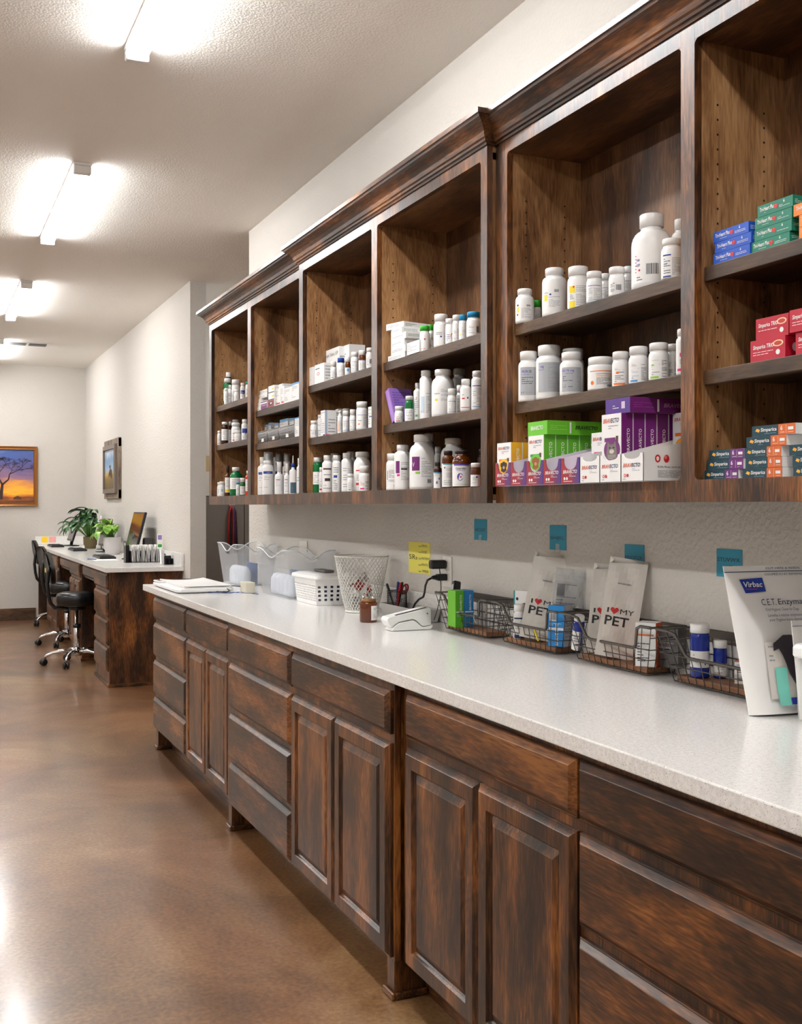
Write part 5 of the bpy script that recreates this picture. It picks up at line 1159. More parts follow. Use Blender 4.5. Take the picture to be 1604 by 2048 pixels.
# basket two
def blook(x, y, r, H, label, design, body='w', cap='w', ch=.16, cr=.9, name='pill_bottle', lab=(.1, .9), base='w', tilt=None, z=None, ridg=.02):
    t = bottle(name, label, 'bottle', (x, y, z or ZBS+.0003), r, H, 'pill', body, cap, cr, ch, design, 0, None, lab, 1.3, base, ridg)
    if tilt: t.rotation_euler = tilt
    return t
NAVY = col((16, 42, 140), .15, name='navy_plastic')
blook(1.752, 3.035, .0185, .108, 'white bottle with navy stripe before the tall paper bag', [('r', 0, 1, .90, .97, 'nv'), ('l', .1, .8, .2, .8, 6), ('r', 0, 1, 0, .16, 'nv')], ch=.2, lab=(.03, .97))
carton('medicine_box', 'white box with brown dog picture at the second basket', 'box', (1.803, 3.06, ZBS), (.028, .10, .148), .45, 'w', [('e', .45, .66, .16, .08, (104, 60, 48)), ('e', .32, .60, .10, .10, (92, 50, 40)), ('e', .62, .62, .08, .06, (110, 66, 52)), ('r', .40, .44, .5, .62, (92, 50, 40)), ('r', .64, .68, .48, .62, (92, 50, 40)), ('r', 0, .05, 0, 1, 't'), ('r', .95, 1, 0, 1, 'r'), ('e', .14, .82, .05, .035, 'nv')], [('r', 0, 1, 0, 1, 'r')])
carton('medicine_box', 'sky blue flea treatment box leaning at the second basket right end', 'box', (1.768, 2.815, ZBS+.001), (.052, .055, .123), .5, (206, 206, 210), [('base', (30, 140, 214)), ('r', .1, .5, .62, .82, 'w'), ('bar', .15, .5, .64, .8), ('l', .1, .8, .5, .58, 2, 'w'), ('t', 'BRAVECTO', .62, .03, .075, 'w', None, True, PI/2), ('r', .05, .95, .40, .46, 'w')], [('l', .1, .9, .2, .9, 8, 'g')], (110, 126, 150))
# yellow tag
o = MB().tube([(0, 0, 0), (-.004, -.03, -.03)], .003, 8).build('plastic_tie', cm('y')); o.location = (1.722, 2.89, ZT+.066); tag(o, 'yellow tie hanging over the second basket front', 'tie')
# zip bag
t = thing('zip_bag', 'clear zip bag with papers standing behind the second basket right end', 'zip bag', (1.80, 2.83, ZBS+.002)); t.rotation_euler = (0, .10, -.42)
mb = MB(); rg = random.Random(9)
mb.grid(lambda u, v: ((u-.5)*.11, -.006+.005*math.sin(17*u+5*v)*math.sin(13*v+3*u), v*.23), 16, 26, 0, False)
mb.grid(lambda u, v: ((.5-u)*.11, .006+.003*math.sin(15*u+6*v), v*.23), 12, 18, 0, False)
mb.build('film', CLEARC, t, 0, None, .0004); MB().box(-.055, -.004, .205, .055, .004, .209).build('zip', CLEARP, t)
for q, (x0, x1, z0, z1) in enumerate(((-.05, .018, .10, .19), (-.05, .035, .02, .12), (-.045, -.0, .01, .09))):
    mb = MB(); M = Mats(PAPER); y = -.001-.0016*q; mb.box(x0, y-.0006, z0, x1, y, z1); W, H = x1-x0, z1-z0
    paint(mb, M, [('l', .06, .94, .1, .95, 8, 'g'), ('r', .05, .4, .5, .9, (120, 120, 124)) if q == 0 else ('e', .7, .6, .06, .1, 'r')], lambda a, b, l: (x0+a, y-.0008-l, z0+b), W, H)
    mb.build('paper_slip', M.l, t)
# basket three
t = blook(1.752, 2.70, .017, .105, 'navy and white tube leaning in the third basket left end', [('l', .1, .6, .2, .8, 5, 'k'), ('r', .6, 1, 0, 1, 'nv')], NAVY, ch=.14, lab=(.02, .8), name='medicine_tube', tilt=(.28, -.10, 0), z=ZBS+.006)
carton('medicine_box', 'white box with bright orange edge in the third basket', 'box', (1.765, 2.375, ZBS+.0005), (.055, .055, .115), .62, (236, 92, 30), [('base', (238, 238, 236)), ('r', .1, .9, .70, .74, 'o'), ('l', .1, .7, .1, .62, 8, 'k'), ('r', 0, .05, .4, .7, 'v'), ('e', .15, .88, .06, .04, 'r')], [('base', (238, 96, 30)), ('l', .2, .8, .4, .8, 3, 'w')], 'w')
carton('flat_case', 'dark grey flat case behind the orange-edged box', 'case', (1.800, 2.325, ZBS+.0005), (.03, .07, .105), .2, (92, 90, 90), [('l', .1, .8, .3, .8, 4, 'g')], [('l', .1, .8, .3, .8, 4, 'g')], (190, 190, 190))
# basket four
blook(1.762, 2.165, .0235, .132, 'big navy blue bottle with white cap in the nearest basket', [('l', .12, .8, .7, .8, 1, 'k'), ('l', .12, .8, .3, .62, 4, 'g'), ('e', .8, .2, .04, .05, 'nv')], NAVY, ch=.17, cr=1.0, lab=(.28, .72), name='medicine_bottle')
blook(1.800, 2.135, .0165, .092, 'smaller navy blue bottle behind the big one', [('l', .1, .8, .2, .8, 4, 'k')], NAVY, ch=.2, cr=1.02, lab=(.1, .6), name='medicine_bottle')
carton('medicine_box', 'white box with red-orange top in the nearest basket', 'box', (1.800, 2.035, ZBS+.0005), (.03, .062, .052), .8, 'w', [('l', .08, .7, .5, .9, 5, 'k'), ('l', .08, .8, .1, .4, 3, 'g')], [('l', .1, .8, .3, .8, 3)], (226, 80, 40))
blook(1.775, 1.975, .0135, .071, 'small white bottle with navy ring beside the big pouch', [('r', 0, 1, .95, 1, 'nv'), ('l', .1, .8, .2, .8, 6), ('r', 0, 1, 0, .05, 'nv')], ch=.2, lab=(.03, .97))
# pouches
def pouch(x, y, z, W0, W1, H, T, yaw, lean, label, items, kx, seed=4, shear=0):
    rg = random.Random(seed); mb = MB(); M = Mats(col((240, 238, 234), .25, name='glossy_pouch_film')); NU, NV = 18, 26
    def F(u, v, s_=-1):
        w_ = W0+(W1-W0)*v; x_ = u*w_+shear*v; th_ = T*(1-v)**.7*(math.sin(PI*min(1, max(0, u)))**.5*.75+.25*(1 if 0 < u < 1 else 0))
        c = .0022*math.sin(9*v+6*u+seed)+.0016*math.sin(21*v-7*u)
        return (x_, s_*(th_/2+.001)+c*math.sin(PI*u), v*H)
    mb.grid(lambda u, v: F(u, v, -1), NU, NV); mb.grid(lambda u, v: F(1-u, v, 1), NU, NV)
    for u in (0, 1):
        mb.grid(lambda a, v, u=u: tuple(F(u, v, -1)[i]+(F(u, v, 1)[i]-F(u, v, -1)[i])*(a if u else 1-a) for i in range(3)), 1, NV)
    vs = [F(k/NU, 0, -1) for k in range(NU+1)]+[F(k/NU, 0, 1) for k in range(NU+1)]
    mb.add(vs, [(k, NU+1+k, NU+2+k, k+1) for k in range(NU)])
    Wp = W1
    def fn(a, b, l):
        v = min(1, max(0, b/H)); w_ = W0+(W1-W0)*v; u = (a+shear-shear*v)/w_; p = F(min(1, max(0, u)), v, -1); return (a+shear, p[1]-.0005-l*2, b)
    def sub(it):  # cut rectangles into strips so that they follow the curved film
        if it[0] == 'r' and len(it) == 6:
            n = 10; return [('poly', [(it[1]+(it[2]-it[1])*k/n, it[3]), (it[1]+(it[2]-it[1])*(k+1)/n, it[3]), (it[1]+(it[2]-it[1])*(k+1)/n, (it[3]+it[4])/2), (it[1]+(it[2]-it[1])*(k+1)/n, it[4]), (it[1]+(it[2]-it[1])*k/n, it[4]), (it[1]+(it[2]-it[1])*k/n, (it[3]+it[4])/2)], it[5]) for k in range(n)]
        return [it]
    q = 0
    for it in items:
        for s_ in sub(it): paint(mb, M, [s_], lambda a, b, l, q=q: fn(a, b, l+.0004*q), Wp*kx, H)
        q += 1
    o = mb.build('treat_pouch', M.l)
    o.matrix_world = Matrix.Translation((x, y, z)) @ Matrix.Rotation(yaw, 4, 'Z') @ Matrix.Rotation(-lean, 4, 'X')
    return tag(o, label, 'pouch')
DK = (52, 44, 52)
virb = [('r', .0, .87, .955, .96, 'nv'), ('t', 'CUT HERT & RESEALABLE CLOSURE' if 0 else 'CUT HERE & RESEAL', .42, .972, .014, 'nv', .38), ('t', 'COUPEZ ICI ET REFERMER', .40, .93, .014, 'nv', .42),
        ('poly', [(.13, .905), (.37, .915), (.395, .82), (.175, .81)], (22, 58, 160)), ('t', 'Virbac', .16, .852, .036, 'w', .20, True), ('r', .18, .30, .835, .839, 'm'),
        ('t', 'C.E.T.', .315, .725, .044, (28, 34, 80), .15), ('t', 'Enzymatic', .485, .727, .040, (28, 34, 80), .34), ('t', 'Oral Hygiene Chews for Dogs', .335, .685, .020, (40, 44, 110), .36), ('t', 'Lamelles à mâcher enzymatiques', .345, .645, .020, (40, 44, 110), .42), ('t', "pour l'hygiène bucco-dentaire", .352, .615, .020, (40, 44, 110), .38),
        ('r', .275, .75, .10, .475, (214, 206, 198)), ('l', .30, .42, .34, .46, 4, 'g'),
        ('poly', [(.345, .415), (.35, .465), (.40, .49), (.46, .52), (.55, .52), (.585, .49), (.60, .45), (.59, .41), (.57, .385), (.56, .35), (.60, .30), (.57, .31), (.565, .25), (.575, .13), (.53, .19), (.48, .26), (.45, .33), (.42, .39), (.395, .43)], DK),
        ('poly', [(.57, .36), (.70, .34), (.73, .28), (.74, .12), (.62, .12), (.575, .25)], (226, 220, 212)), ('poly', [(.60, .365), (.69, .355), (.69, .30), (.655, .265), (.62, .30)], DK), ('poly', [(.62, .345), (.675, .34), (.665, .30), (.65, .285), (.63, .305)], (196, 96, 100)), ('e', .57, .44, .012, .008, (120, 70, 40)),
        ('r', .33, .445, .055, .305, (120, 202, 184)), ('r', .445, .84, .06, .105, (30, 54, 150)), ('t', 'NET WT. 1.1 LB' if 0 else 'NET WT. 12', .60, .073, .02, (150, 160, 210), .18)]
pouch(1.607, 1.815, ZT+.0008, .180, .215, .318, .055, -.10, .16, 'large white treat pouch with dog picture and blue logo', virb, 1.14, 4, -.030)
v2 = [('r', 0, 1, .94, .945, 'nv'), ('poly', [(.22, .86), (.62, .88), (.68, .70), (.30, .68)], (22, 58, 160)), ('t', 'Virbac', .28, .76, .06, 'w', .32, True), ('r', .55, .99, .1, .16, (30, 54, 150))]
pouch(1.672, 1.735, ZT+.0008, .115, .125, .205, .04, .0, .10, 'smaller white treat pouch before the large one at the picture edge', v2, 1, 7, -.006)
t = thing('white_tub', 'white plastic tub with wide lid cut by the right picture edge', 'tub', (1.650, 1.598, ZT))
shell(mb := MB(), [[(x, y, z) for x, y in rrect(w_, d_, .02)] for w_, d_, z in ((.105, .08, .001), (.12, .09, .152))], 0, True, True); mb.build('body', col((236, 238, 240), .3, name='tub_plastic'), t, .003)
shell(mb := MB(), [[(x, y, z) for x, y in rrect(w_, d_, .022)] for w_, d_, z in ((.165, .115, .148), (.17, .12, .151), (.17, .12, .168), (.16, .11, .174))], 0, True, True); mb.build('lid', WHITE, t, .002)
# ---------------------------------------------------------------- pictures, vent, hall
def framed(name, label, W, H, loc, rz, fw, fm, art, depth=.03):
    """front faces -Y before rz"""
    t = thing(name, label, 'picture', loc, rz)
    mb = MB(); prof = [(0, 0), (0, depth), (.006, depth+.004), (fw*.5, depth-.004), (fw-.006, depth-.002), (fw, depth-.014), (fw, .004)]
    vs = []; fs = []
    for ins, dp in prof: vs += [(-W/2+ins, -dp, ins), (W/2-ins, -dp, ins), (W/2-ins, -dp, H-ins), (-W/2+ins, -dp, H-ins)]
    for k in range(len(prof)-1):
        for i in range(4): j = (i+1) % 4; fs.append((k*4+i, k*4+j, (k+1)*4+j, (k+1)*4+i))
    mb.add(vs, fs); mb.build('frame', fm, t)
    mb = MB(); M = Mats(PAPER); w_, h_ = W-2*fw, H-2*fw
    mb.box(-w_/2-.002, -.008, fw-.002, w_/2+.002, -.0005, H-fw+.002)
    art(mb, M, lambda a, b, l: (-w_/2+a, -.0083-l, fw+b), w_, h_); mb.build('painting', M.l, t)
    return t
def sunset(mb, M, fn, w_, h_):
    st = [((54, 70, 128), .72), ((96, 92, 140), .50), ((120, 104, 140), .38), ((176, 120, 110), .31), ((236, 150, 50), .22), ((246, 188, 50), .16), ((196, 96, 36), .13), ((104, 58, 34), 0)]
    m = newmat('sunset_paint'); mm, n, l, b = m; tc = n.new('ShaderNodeTexCoord'); sx_ = n.new('ShaderNodeSeparateXYZ'); l.new(tc.outputs['Object'], sx_.inputs[0])
    mp = n.new('ShaderNodeMapping'); mp.inputs['Scale'].default_value = (1.2, 1, 7); l.new(tc.outputs['Object'], mp.inputs[0]); no = n.new('ShaderNodeTexNoise'); no.inputs['Scale'].default_value = 2.2; no.inputs['Detail'].default_value = 5; l.new(mp.outputs[0], no.inputs['Vector'])
    ma = n.new('ShaderNodeMath'); ma.operation = 'MULTIPLY_ADD'; ma.inputs[1].default_value = .28; l.new(no.outputs['Fac'], ma.inputs[0]); l.new(sx_.outputs[2], ma.inputs[2])
    r = ramp(n, [(.19, (96, 54, 32)), (.235, (150, 84, 40)), (.262, (222, 120, 36)), (.32, (250, 190, 48)), (.40, (230, 150, 70)), (.47, (150, 112, 134)), (.60, (92, 88, 140)), (.78, (70, 96, 160)), (.9, (120, 150, 196))]); l.new(ma.outputs[0], r.inputs[0]); l.new(r.outputs[0], b.inputs['Base Color']); b.inputs['Roughness'].default_value = .5
    mb.add([fn(0, 0, 0), fn(w_, 0, 0), fn(w_, h_, 0), fn(0, h_, 0)], [(0, 1, 2, 3)], M(mm))
    bark = M((58, 36, 34)); rg = random.Random(12)
    def br(x0, y0, x1, y1, a, b_, lift=.0006):
        x1 = min(max(x1, .004), w_-.004); y1 = min(y1, h_-.004); x0 = min(max(x0, .004), w_-.004); y0 = min(y0, h_-.004)
        dx, dy = x1-x0, y1-y0; L = math.hypot(dx, dy) or 1; nx, ny = -dy/L, dx/L
        cl = lambda q: min(max(q, .002), w_-.002)
        mb.add([fn(cl(x0+nx*a), y0+ny*a, lift), fn(cl(x0-nx*a), y0-ny*a, lift), fn(cl(x1-nx*b_), y1-ny*b_, lift), fn(cl(x1+nx*b_), y1+ny*b_, lift)], [(0, 1, 2, 3)], bark)
    bx = w_*.60
    br(bx, h_*.06, bx+.02, h_*.34, .024, .014); br(bx+.02, h_*.34, bx+.09, h_*.44, .012, .008); br(bx+.09, h_*.44, bx+.10, h_*.54, .008, .006); br(bx+.10, h_*.54, bx+.2, h_*.62, .006, .004)
    br(bx+.02, h_*.34, bx-.04, h_*.52, .012, .007); br(bx-.04, h_*.52, bx-.16, h_*.66, .007, .004); br(bx-.04, h_*.52, bx+.03, h_*.66, .006, .003)
    def twig(x, y, a, L, w0, d):
        x1, y1 = x+L*math.cos(a), y+L*math.sin(a)*.55; br(x, y, x1, y1, w0, w0*.6)
        if d:
            for _ in range(3): twig(x1, y1, a+rg.uniform(-.9, .9), L*rg.uniform(.6, .85), w0*.65, d-1)
    for x, y, a in ((bx+.2, h_*.62, .3), (bx+.2, h_*.62, 1.0), (bx+.10, h_*.54, 1.2), (bx+.03, h_*.66, 1.2), (bx+.03, h_*.66, 2.2), (bx-.16, h_*.66, 1.6), (bx-.16, h_*.66, 2.6), (bx-.04, h_*.52, 2.4)):
        twig(x, y, a, .078, .004, 5)
    mb.add([fn(bx+.14, h_*.06, .0007), fn(bx+.24, h_*.06, .0007), fn(bx+.23, h_*.10, .0007), fn(bx+.19, h_*.13, .0007), fn(bx+.15, h_*.10, .0007)], [(0, 1, 2, 3, 4)], M((84, 48, 30)))
framed('framed_painting', 'gold-framed painting of a lone tree at sunset on the back wall', 1.02, .715, (1.29-.51, YB-.0005, 1.36), 0, .045, col((150, 96, 44), .3, .5, name='gilded_frame'), sunset)
def field(mb, M, fn, w_, h_):
    mm, n, l, b = newmat('field_paint'); tc = n.new('ShaderNodeTexCoord'); sx_ = n.new('ShaderNodeSeparateXYZ'); l.new(tc.outputs['Object'], sx_.inputs[0]); no = n.new('ShaderNodeTexNoise'); no.inputs['Scale'].default_value = 9; no.inputs['Detail'].default_value = 4; l.new(tc.outputs['Object'], no.inputs['Vector'])
    ma = n.new('ShaderNodeMath'); ma.operation = 'MULTIPLY_ADD'; ma.inputs[1].default_value = .18; l.new(no.outputs['Fac'], ma.inputs[0]); l.new(sx_.outputs[2], ma.inputs[2])
    r = ramp(n, [(.12, (70, 62, 44)), (.22, (104, 90, 58)), (.30, (130, 108, 56)), (.35, (196, 158, 70)), (.40, (150, 176, 198)), (.50, (112, 146, 180)), (.58, (196, 208, 216)), (.66, (130, 160, 190))]); l.new(ma.outputs[0], r.inputs[0]); l.new(r.outputs[0], b.inputs['Base Color']); b.inputs['Roughness'].default_value = .5
    mb.add([fn(0, 0, 0), fn(w_, 0, 0), fn(w_, h_, 0), fn(0, h_, 0)], [(0, 1, 2, 3)], M(mm))
    for cx, cy, rx, ry in ((.55, .42, .14, .09), (.62, .34, .10, .07), (.50, .56, .07, .05), (.42, .36, .05, .08)):
        mb.add([fn((cx+rx*math.cos(q))*w_, (cy+ry*math.sin(q))*h_, .0006) for q in [2*PI*i/14 for i in range(14)]], [tuple(range(14))], M((72, 56, 44)))
# facing -X on the partition wall: weathered board with a smaller frame hung on it
yc = (y_at(243, XW)+y_at(214, XW))/2
t = thing('rustic_picture', 'weathered wooden picture of animals in a field above the monitor', 'picture', (XW-.0005, yc, 1.44), -PI/2)
Wp = y_at(214, XW)-y_at(243, XW)
mb = MB(); mb.box(-Wp/2, -.03, 0, Wp/2, 0, .09); mb.box(-Wp/2, -.03, .52, Wp/2, 0, .615); mb.box(-Wp/2, -.0299, .0, -Wp/2+.12, -.0, .61); mb.box(Wp/2-.12, -.0299, .0, Wp/2, -.0, .61); mb.build('backing_boards', W_OLD, t, .003)
def sub_frame():
    W, H, fw, dp0 = Wp*.84, .50, .045, .031
    mb = MB(); vs = []; fs = []; prof = [(0, .0), (0, .025), (fw, .03), (fw, .008)]
    for ins, dp in prof: vs += [(-W/2+ins, -dp0-dp, .055+ins), (W/2-ins, -dp0-dp, .055+ins), (W/2-ins, -dp0-dp, .055+H-ins), (-W/2+ins, -dp0-dp, .055+H-ins)]
    for k in range(3):
        for i in range(4): j = (i+1) % 4; fs.append((k*4+i, k*4+j, (k+1)*4+j, (k+1)*4+i))
    mb.add(vs, fs); mb.build('inner_frame', col((120, 108, 98), .6, name='grey_brown_frame'), t)
    mb = MB(); M = Mats(PAPER); w_, h_ = W-2*fw, H-2*fw; mb.box(-w_/2-.002, -dp0-.008, .055+fw, w_/2+.002, -dp0, .055+H-fw)
    field(mb, M, lambda a, b, l: (-w_/2+a, -dp0-.0083-l, .055+fw+b), w_, h_); mb.build('painting', M.l, t)
sub_frame()
# ceiling vent
t = thing('ceiling_vent', 'white ceiling air vent with two grey louvred panels', 'vent', (1.02, 11.9, ZC))
MB().box(-.21, -.11, -.008, .21, .11, -.0003).build('frame', M_FIX, t, .003)
for s_ in (-1, 1):
    mb = MB(); mb.box(s_*.1-.085, -.075, -.0095, s_*.1+.085, .075, -.0081); mb.build('louvre_panel', col((120, 118, 116), .6, name='vent_grey'), t)
    mb = MB()
    for k in range(9): mb.obox((s_*.1, -.066+k*.0165, -.013), (.168, .010, .0015), 0, 0, Matrix.Rotation(.5, 4, 'X'))
    mb.build('louvre_slats', col((150, 148, 146), .5, name='slat_grey'), t)
# side hall: grey cabinet, shelf papers, leashes
t = thing('grey_cabinet', 'tall grey cabinet in the side hall behind the wall end', 'cabinet', (2.60, 9.45, 0))
MB().box(-.60, -.14, .001, .60, .27, 1.45).build('body', col((128, 120, 112), .5, name='grey_laminate'), t, .004)
for s_ in (-1, 1): MB().box(-.595 if s_ < 0 else .003, -.158, .06, -.003 if s_ < 0 else .595, -.1405, 1.44).build('door', col((124, 116, 108), .5, name='grey_laminate_door'), t, .003)
lx = x_on_y(465, 9.27)
t = thing('leash', 'red and black leashes hanging from a white hook on the grey cabinet', 'leash', (lx, 9.291, 1.37), 0)
MB().box(-.022, -.012, -.01, .022, -.0005, .03).build('hook', WHITE, t, .003)
for c, dx, nm in (((170, 24, 34), -.035, 'red_strap'), ((24, 22, 24), -.012, 'black_strap'), ((180, 28, 36), .008, 'red_strap'), ((30, 50, 96), .022, 'blue_strap'), ((60, 16, 22), .036, 'dark_strap')):
    mb = MB(); mb.tube([(dx*.2, -.016, .0), (dx*.8, -.02, -.06), (dx, -.02, -.2), (dx*1.2, -.02, -.42)], .008, 6); mb.build(nm, col(c, .6), t)
o = MB().box(2.10, 9.30, 1.4505, 2.30, 9.5, 1.66).build('file_bin', col((206, 200, 190), .6, name='paper_stack')); tag(o, 'pale file box on top of the grey cabinet at left', 'box')
o = MB().box(2.08, 9.36, 1.6605, 2.34, 9.6, 1.80).build('cardboard_box', col((180, 156, 110), .7, name='cardboard')); tag(o, 'tan cardboard box stacked above the pale file box', 'box')

# ---------------------------------------------------------------- stools
def stool(x, y, rz, label, ang):
    t = thing('office_stool', label, 'stool', (x, y, 0), rz, 'black wheeled stools at the desk')
    mb = MB(); mb.lathe([(.10, .50), (.155, .512), (.172, .54), (.172, .585), (.160, .612), (.12, .622), (.0005, .612)], 36); mb.build('seat', LEATHER, t)
    MB().lathe([(.07, .470), (.075, .485), (.075, .5)], 20).build('seat_plate', BLACK, t)
    MB().lathe([(.026, .10), (.026, .33), (.020, .335), (.014, .338), (.014, .47)], 20).build('column', CHROME, t)
    MB().lathe([(.03, .315), (.034, .33), (.03, .35)], 16).build('column_collar', BLACK, t)
    MB().lathe([(.035, .075), (.045, .085), (.045, .125), (.03, .135)], 20).build('hub', CHROME, t)
    # bracket curving from under the seat out and up to the backrest, on the -X side
    MB().tube([(.02, 0, .488), (-.12, 0, .486), (-.18, 0, .492), (-.215, 0, .53), (-.232, 0, .60), (-.242, 0, .70), (-.232, 0, .80), (-.205, 0, .86)], .016, 10).build('back_bracket', BLACK, t)
    mb = MB()
    def bk(u, v, off):
        a = (u-.5)*1.5; rr = .30; prof = math.sin(PI*min(.985, max(.015, v)))**.35
        y_ = rr*math.sin(a)*.86*prof; x_ = -.235+.05+(-rr*math.cos(a)+rr)*-.35-.05*(v)+off*(1 if 0 else prof*math.sin(PI*min(.98, max(.02, u)))**.4)
        return (x_, y_, .70+.27*v)
    mb.grid(lambda u, v: bk(u, v, .03), 16, 14); mb.grid(lambda u, v: bk(1-u, v, -.022), 16, 14)
    mb.build('backrest', LEATHER, t)
    for k in range(5):
        a = ang+2*PI*k/5; c, s_ = math.cos(a), math.sin(a)
        MB().tube([(c*.03, s_*.03, .112), (c*.12, s_*.12, .120), (c*.20, s_*.20, .104), (c*.25, s_*.25, .080), (c*.265, s_*.265, .060)], .016, 8, rf=lambda f: .019-.007*f).build('base_leg', CHROME, t)
        w_ = MB(); Mx = Matrix.Translation((c*.272, s_*.272, .0285)) @ Matrix.Rotation(a+.6, 4, 'Z') @ Matrix.Rotation(PI/2, 4, 'X')
        w_.lathe([(.012, -.024), (.026, -.023), (.028, -.016), (.028, -.005), (.012, -.003), (.012, .003), (.028, .005), (.028, .016), (.026, .023), (.012, .024)], 20, M=Mx)
        w_.build('caster', BLACK, t)
    return t
stool(1.235, 9.72, 0, 'black wheeled stool nearest the viewer, at the first desk knee space', -2.02)
s2 = stool(1.325, 11.13, .12, 'black wheeled stool in the middle, seat tucked under the desk edge', -2.2)
stool(1.44, 13.10, .0, 'black wheeled stool farthest back near the corner', -2.6)
o = MB().box(-.266, -.045, .80, -.260, -.005, .835).build('yellow_tag', cm('y')); o.location = (1.235, 9.69, 0); o.rotation_euler = (0, 0, 0); tag(o, 'small yellow paper tag stuck on the nearest stool bracket', 'tag')

# ---------------------------------------------------------------- things on the desk
ZD = .9005
def leaf(mb, base, az, el, L, W, droop, mat, twist=0):
    N = 6; vs = []; d = Vector((math.cos(az), math.sin(az), 0)); sidev = Vector((-math.sin(az), math.cos(az), 0)); p = Vector(base); e = el; st = L/N; pts = []
    for k in range(N+1):
        pts.append((p.copy(), e)); p = p+(d*math.cos(e)+Vector((0, 0, 1))*math.sin(e))*st; e -= droop/N
    for k, (q, e_) in enumerate(pts):
        f = k/N; ww = W*math.sin(PI*min(.97, f*.93+.05))**.8; up = Vector((0, 0, 1))*math.cos(e_)-d*math.sin(e_)
        vs += [q-sidev*ww/2+up*ww*.18, q, q+sidev*ww/2+up*ww*.18]
    fs = []
    for k in range(N):
        a = k*3; fs += [(a, a+1, a+4, a+3), (a+1, a+2, a+5, a+4)]
    mb.add(vs, fs, mat, True)
def leafmat(c1, c2, name):
    m, n, l, b = newmat(name); tc = n.new('ShaderNodeTexCoord'); no = n.new('ShaderNodeTexNoise'); no.inputs['Scale'].default_value = 26; no.inputs['Detail'].default_value = 3; l.new(tc.outputs['Object'], no.inputs['Vector'])
    r = ramp(n, [(.4, c1), (.62, c2)]); l.new(no.outputs['Fac'], r.inputs[0]); l.new(r.outputs[0], b.inputs['Base Color']); b.inputs['Roughness'].default_value = .35; return m
def plant(x, y, pr, ph, potm, label, nst, spread, hgt, LL, LW, m, seed):
    t = thing('potted_plant', label, 'plant', (x, y, ZD)); rg = random.Random(seed)
    MB().lathe([(pr*.74, 0), (pr*.80, .004), (pr*.82, ph*.25), (pr*.97, ph*.32), (pr, ph-.004), (pr*.97, ph), (pr*.90, ph), (pr*.88, ph*.9)], 36, cap=False).lathe([(pr*.74, 0), (pr*.74, .002)], 36).build('pot', potm, t)
    MB().lathe([(pr*.9, ph*.86), (pr*.9, ph*.88)], 24).build('soil', col((52, 38, 28), .9, name='soil'), t)
    st = MB()
    for k in range(nst):
        az = 2*PI*k/nst+rg.uniform(-.5, .5)
        while math.cos(az) > .45: az += .7
        f = rg.random()**.7; rr = spread*f; h = hgt*(1-.55*f*f)*rg.uniform(.75, 1.05)
        b0 = Vector((math.cos(az)*pr*.3, math.sin(az)*pr*.3, ph*.85)); tip = Vector((math.cos(az)*rr, math.sin(az)*rr, ph*.85+h))
        st.tube([b0, b0.lerp(tip, .5)+Vector((0, 0, h*.12)), tip], .0035, 5)
        if seed == 2: m_i = 0
        if math.cos(az) > .2: az = PI-az
        mb = MB(); leaf(mb, tip, az+rg.uniform(-.5, .5), rg.uniform(-.1, .7), LL*rg.uniform(.8, 1.2), LW*rg.uniform(.8, 1.15), rg.uniform(1.0, 1.9), 0); mb.v = [(min(v[0], 1.826-x), v[1], v[2]) for v in mb.v]; mb.build('leaf', m, t)
    st.build('stems', col((92, 140, 60), .5, name='stem_green'), t)
plant(1.70, 12.25, .075, .13, col((120, 104, 70), .5, name='olive_pot'), 'large dark green leafy plant at the back of the desk', 64, .20, .30, .20, .065, leafmat((20, 60, 26), (66, 116, 60), 'dark_leaf'), 1)
plant(1.69, 10.70, .084, .165, col((206, 200, 202), .5, name='pale_lilac_pot'), 'bright green plant in a pale grey pot by the monitor', 26, .12, .16, .13, .085, leafmat((74, 140, 34), (170, 206, 80), 'bright_leaf'), 2)
M_SCR = col((18, 18, 20), .08, name='screen_off')
def monitor(x, y, W, H, tilt, label, rz=0):
    t = thing('monitor', label, 'monitor', (x, y, ZD), rz)
    Mx = Matrix.Rotation(tilt, 4, 'Y')
    MB().obox(Mx @ Vector((0, 0, H/2+.06)), (.022, W, H), 0, 0, Mx).build('housing', BLACK, t, .004)
    MB().obox(Mx @ Vector((-.0115, 0, H/2+.062)), (.001, W-.03, H-.035), 0, 0, Mx).build('screen', M_SCR, t)
    mb = MB(); mb.tube([(.03, 0, .012), (.05, 0, .12), (.04, 0, .22)], .018, 10); mb.build('stand', BLACK, t)
    MB().lathe([(.09, .0006), (.09, .008), (.02, .014)], 28, c=(.03, 0, 0)).build('base', BLACK, t)
    return t
monitor(1.66, 9.62, .52, .36, .24, 'black monitor seen edge-on behind the file holders')
monitor(1.67, 11.25, .48, .28, .20, 'black monitor half hidden behind the bright green plant')
monitor(1.58, 13.15, .46, .22, .30, 'black low monitor at the back near the corner')
def keyboard(x, y, label):
    t = thing('keyboard', label, 'keyboard', (x, y, ZD)); t.rotation_euler = (0, 0, 0)
    MB().box(-.07, -.22, .0006, .07, .22, .018).build('case', BLACK, t, .004)
    for r_ in range(4):
        mb = MB()
        for k in range(14): mb.box(-.06+r_*.031, -.205+k*.0295, .0181, -.06+r_*.031+.026, -.205+k*.0295+.025, .024)
        mb.build('key_row', col((34, 34, 36), .5, name='key_plastic'), t)
keyboard(1.50, 9.95, 'black keyboard before the monitor at the near end'); keyboard(1.50, 11.75, 'black keyboard halfway along the desk'); keyboard(1.42, 13.0, 'black keyboard at the far end under the post-its')
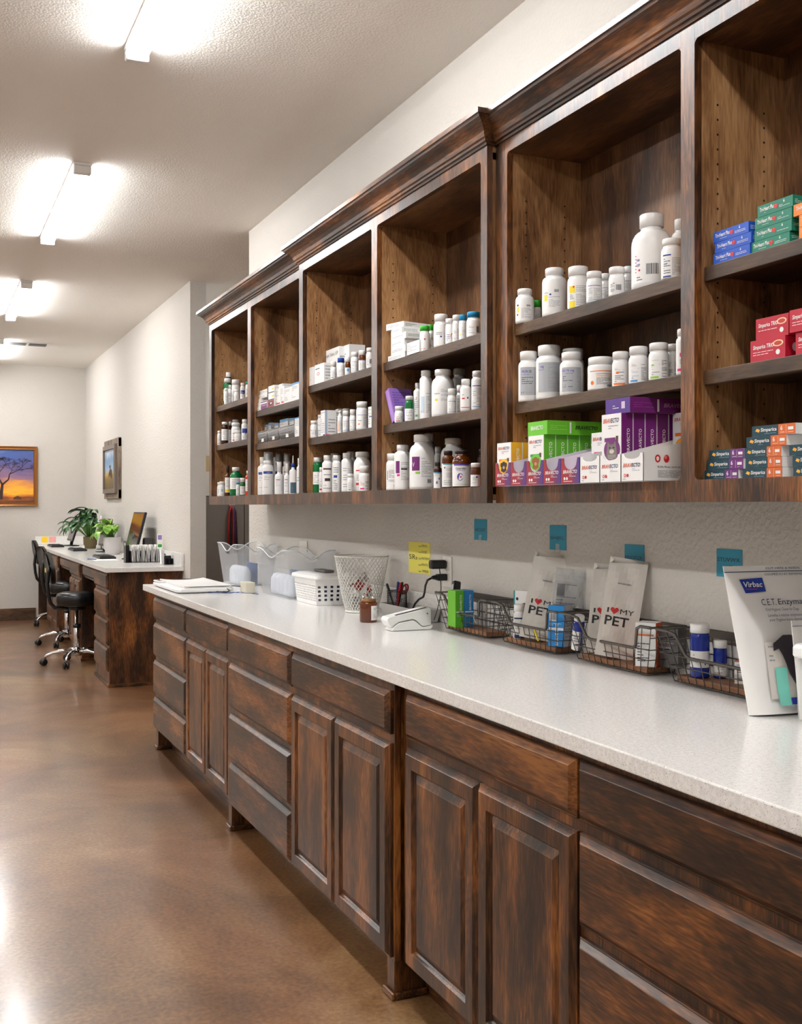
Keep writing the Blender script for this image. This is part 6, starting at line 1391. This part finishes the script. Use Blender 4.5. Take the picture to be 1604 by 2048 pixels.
# file holders
def rack(x, y, n, W, H, label, dx):
    t = thing('file_holder', label, 'file holder', (x, y, ZD)); 
    for k in range(n+1): 
        mb = MB(); xx = k*dx; mb.box(xx-.0015, -W/2, .0006, xx+.0015, W/2, H if k in (0,) else H*.55); mb.build('divider', BLACK, t)
        if k == 0: MB().box(xx-.0022, -W/2+.015, H*.8, xx-.0016, -W/2+.05, H*.93).build('label_card', WHITE, t)
    MB().box(-.0015, -W/2, .0006, n*dx+.0015, W/2, .004).build('base', BLACK, t); MB().box(-.0015, W/2-.003, .004, n*dx, W/2, H*.8).build('back', BLACK, t)
    return t
rack(1.53, 9.05, 7, .10, .175, 'black file holder full of white papers near the desk end', .040)
rg = random.Random(21)
for k in range(22):
    x = 1.578+k*.0104; o = MB().obox((0, 0, .068), (.0028, .09, .14), 0, 0, Matrix.Rotation(rg.uniform(-.10, .16), 4, 'Y')).build('paper_form', PAPER); o.location = (x, 9.05, ZD+.006)
    tag(o, 'white paper form standing in the black file holder', 'paper', 'papers in the file holder')
t = rack(1.764, 8.62, 2, .08, .085, 'small black holder at the desk corner with papers', .03)
for k in range(5):
    o = MB().obox((0, 0, .06), (.0022, .06, .115), 0, 0, Matrix.Rotation(-.05, 4, 'Y')).build('paper_form', PAPER); o.location = (1.735+k*.0045, 8.62, ZD+.002); tag(o, 'white slip of paper beside the small black holder', 'paper', 'slips by the small holder')
t = thing('desk_speaker', 'dark grey speaker behind the files against the wall', 'speaker', (1.79, 9.42, ZD)); MB().box(-.04, -.05, .0006, .035, .05, .19).build('body', col((60, 58, 58), .5, name='speaker_grey'), t, .012, seg=3)
MB().box(-.042, -.04, .02, -.0405, .04, .17).build('grille', col((34, 33, 33), .7, name='speaker_cloth'), t)
t = thing('paste_tube', 'upright white tube with purple and green print behind the papers', 'tube', (1.80, 8.98, ZD)); MB().lathe([(.012, .001), (.012, .10), (.010, .11)], 14).build('holder', CLEARP, t)
mb = MB(); M = Mats(PAPER); mb.box(-.02, -.003, .11, .02, .003, .235); paint(mb, M, [('r', .1, .9, .1, .3, 'n'), ('r', .1, .9, .6, .9, (150, 120, 190))], lambda a, b, l: (-.02+a, -.0032-l, .11+b), .04, .125); mb.build('tube_body', M.l, t)
t = thing('rod_stand', 'thin silver rod on a round black base under the picture', 'stand', (1.765, 11.9, ZD)); MB().tube([(0, 0, .001), (0, 0, .36)], .006, 8).build('rod', CHROME, t); MB().lathe([(.05, .0006), (.05, .008)], 20).build('base', BLACK, t)
o = MB().box(-.10, -.14, .0004, .10, .14, .0012).build('paper_sheet', PAPER); o.location = (1.45, 9.55, ZD); tag(o, 'white sheet of paper lying before the nearest keyboard', 'paper')
o = MB().tube([(-.04, .05, .006), (.02, -.03, .006)], .004, 8).build('pen', cm('b')); o.location = (1.36, 9.62, ZD); tag(o, 'blue pen lying beside the white sheet', 'pen')
for u0, u1, c, lb in ((83, 96.5, (250, 206, 40), 'yellow sticky note on the low backsplash at the back wall'), (98.5, 112, (240, 170, 166), 'pink sticky note right of the yellow one')):
    xa, xb = x_on_y(u0, YB-.022), x_on_y(u1, YB-.022)
    o = MB().box(xa, YB-.0235, .925, xb, YB-.0223, .995).build('sticky_note', col(c, .7)); tag(o, lb, 'note')
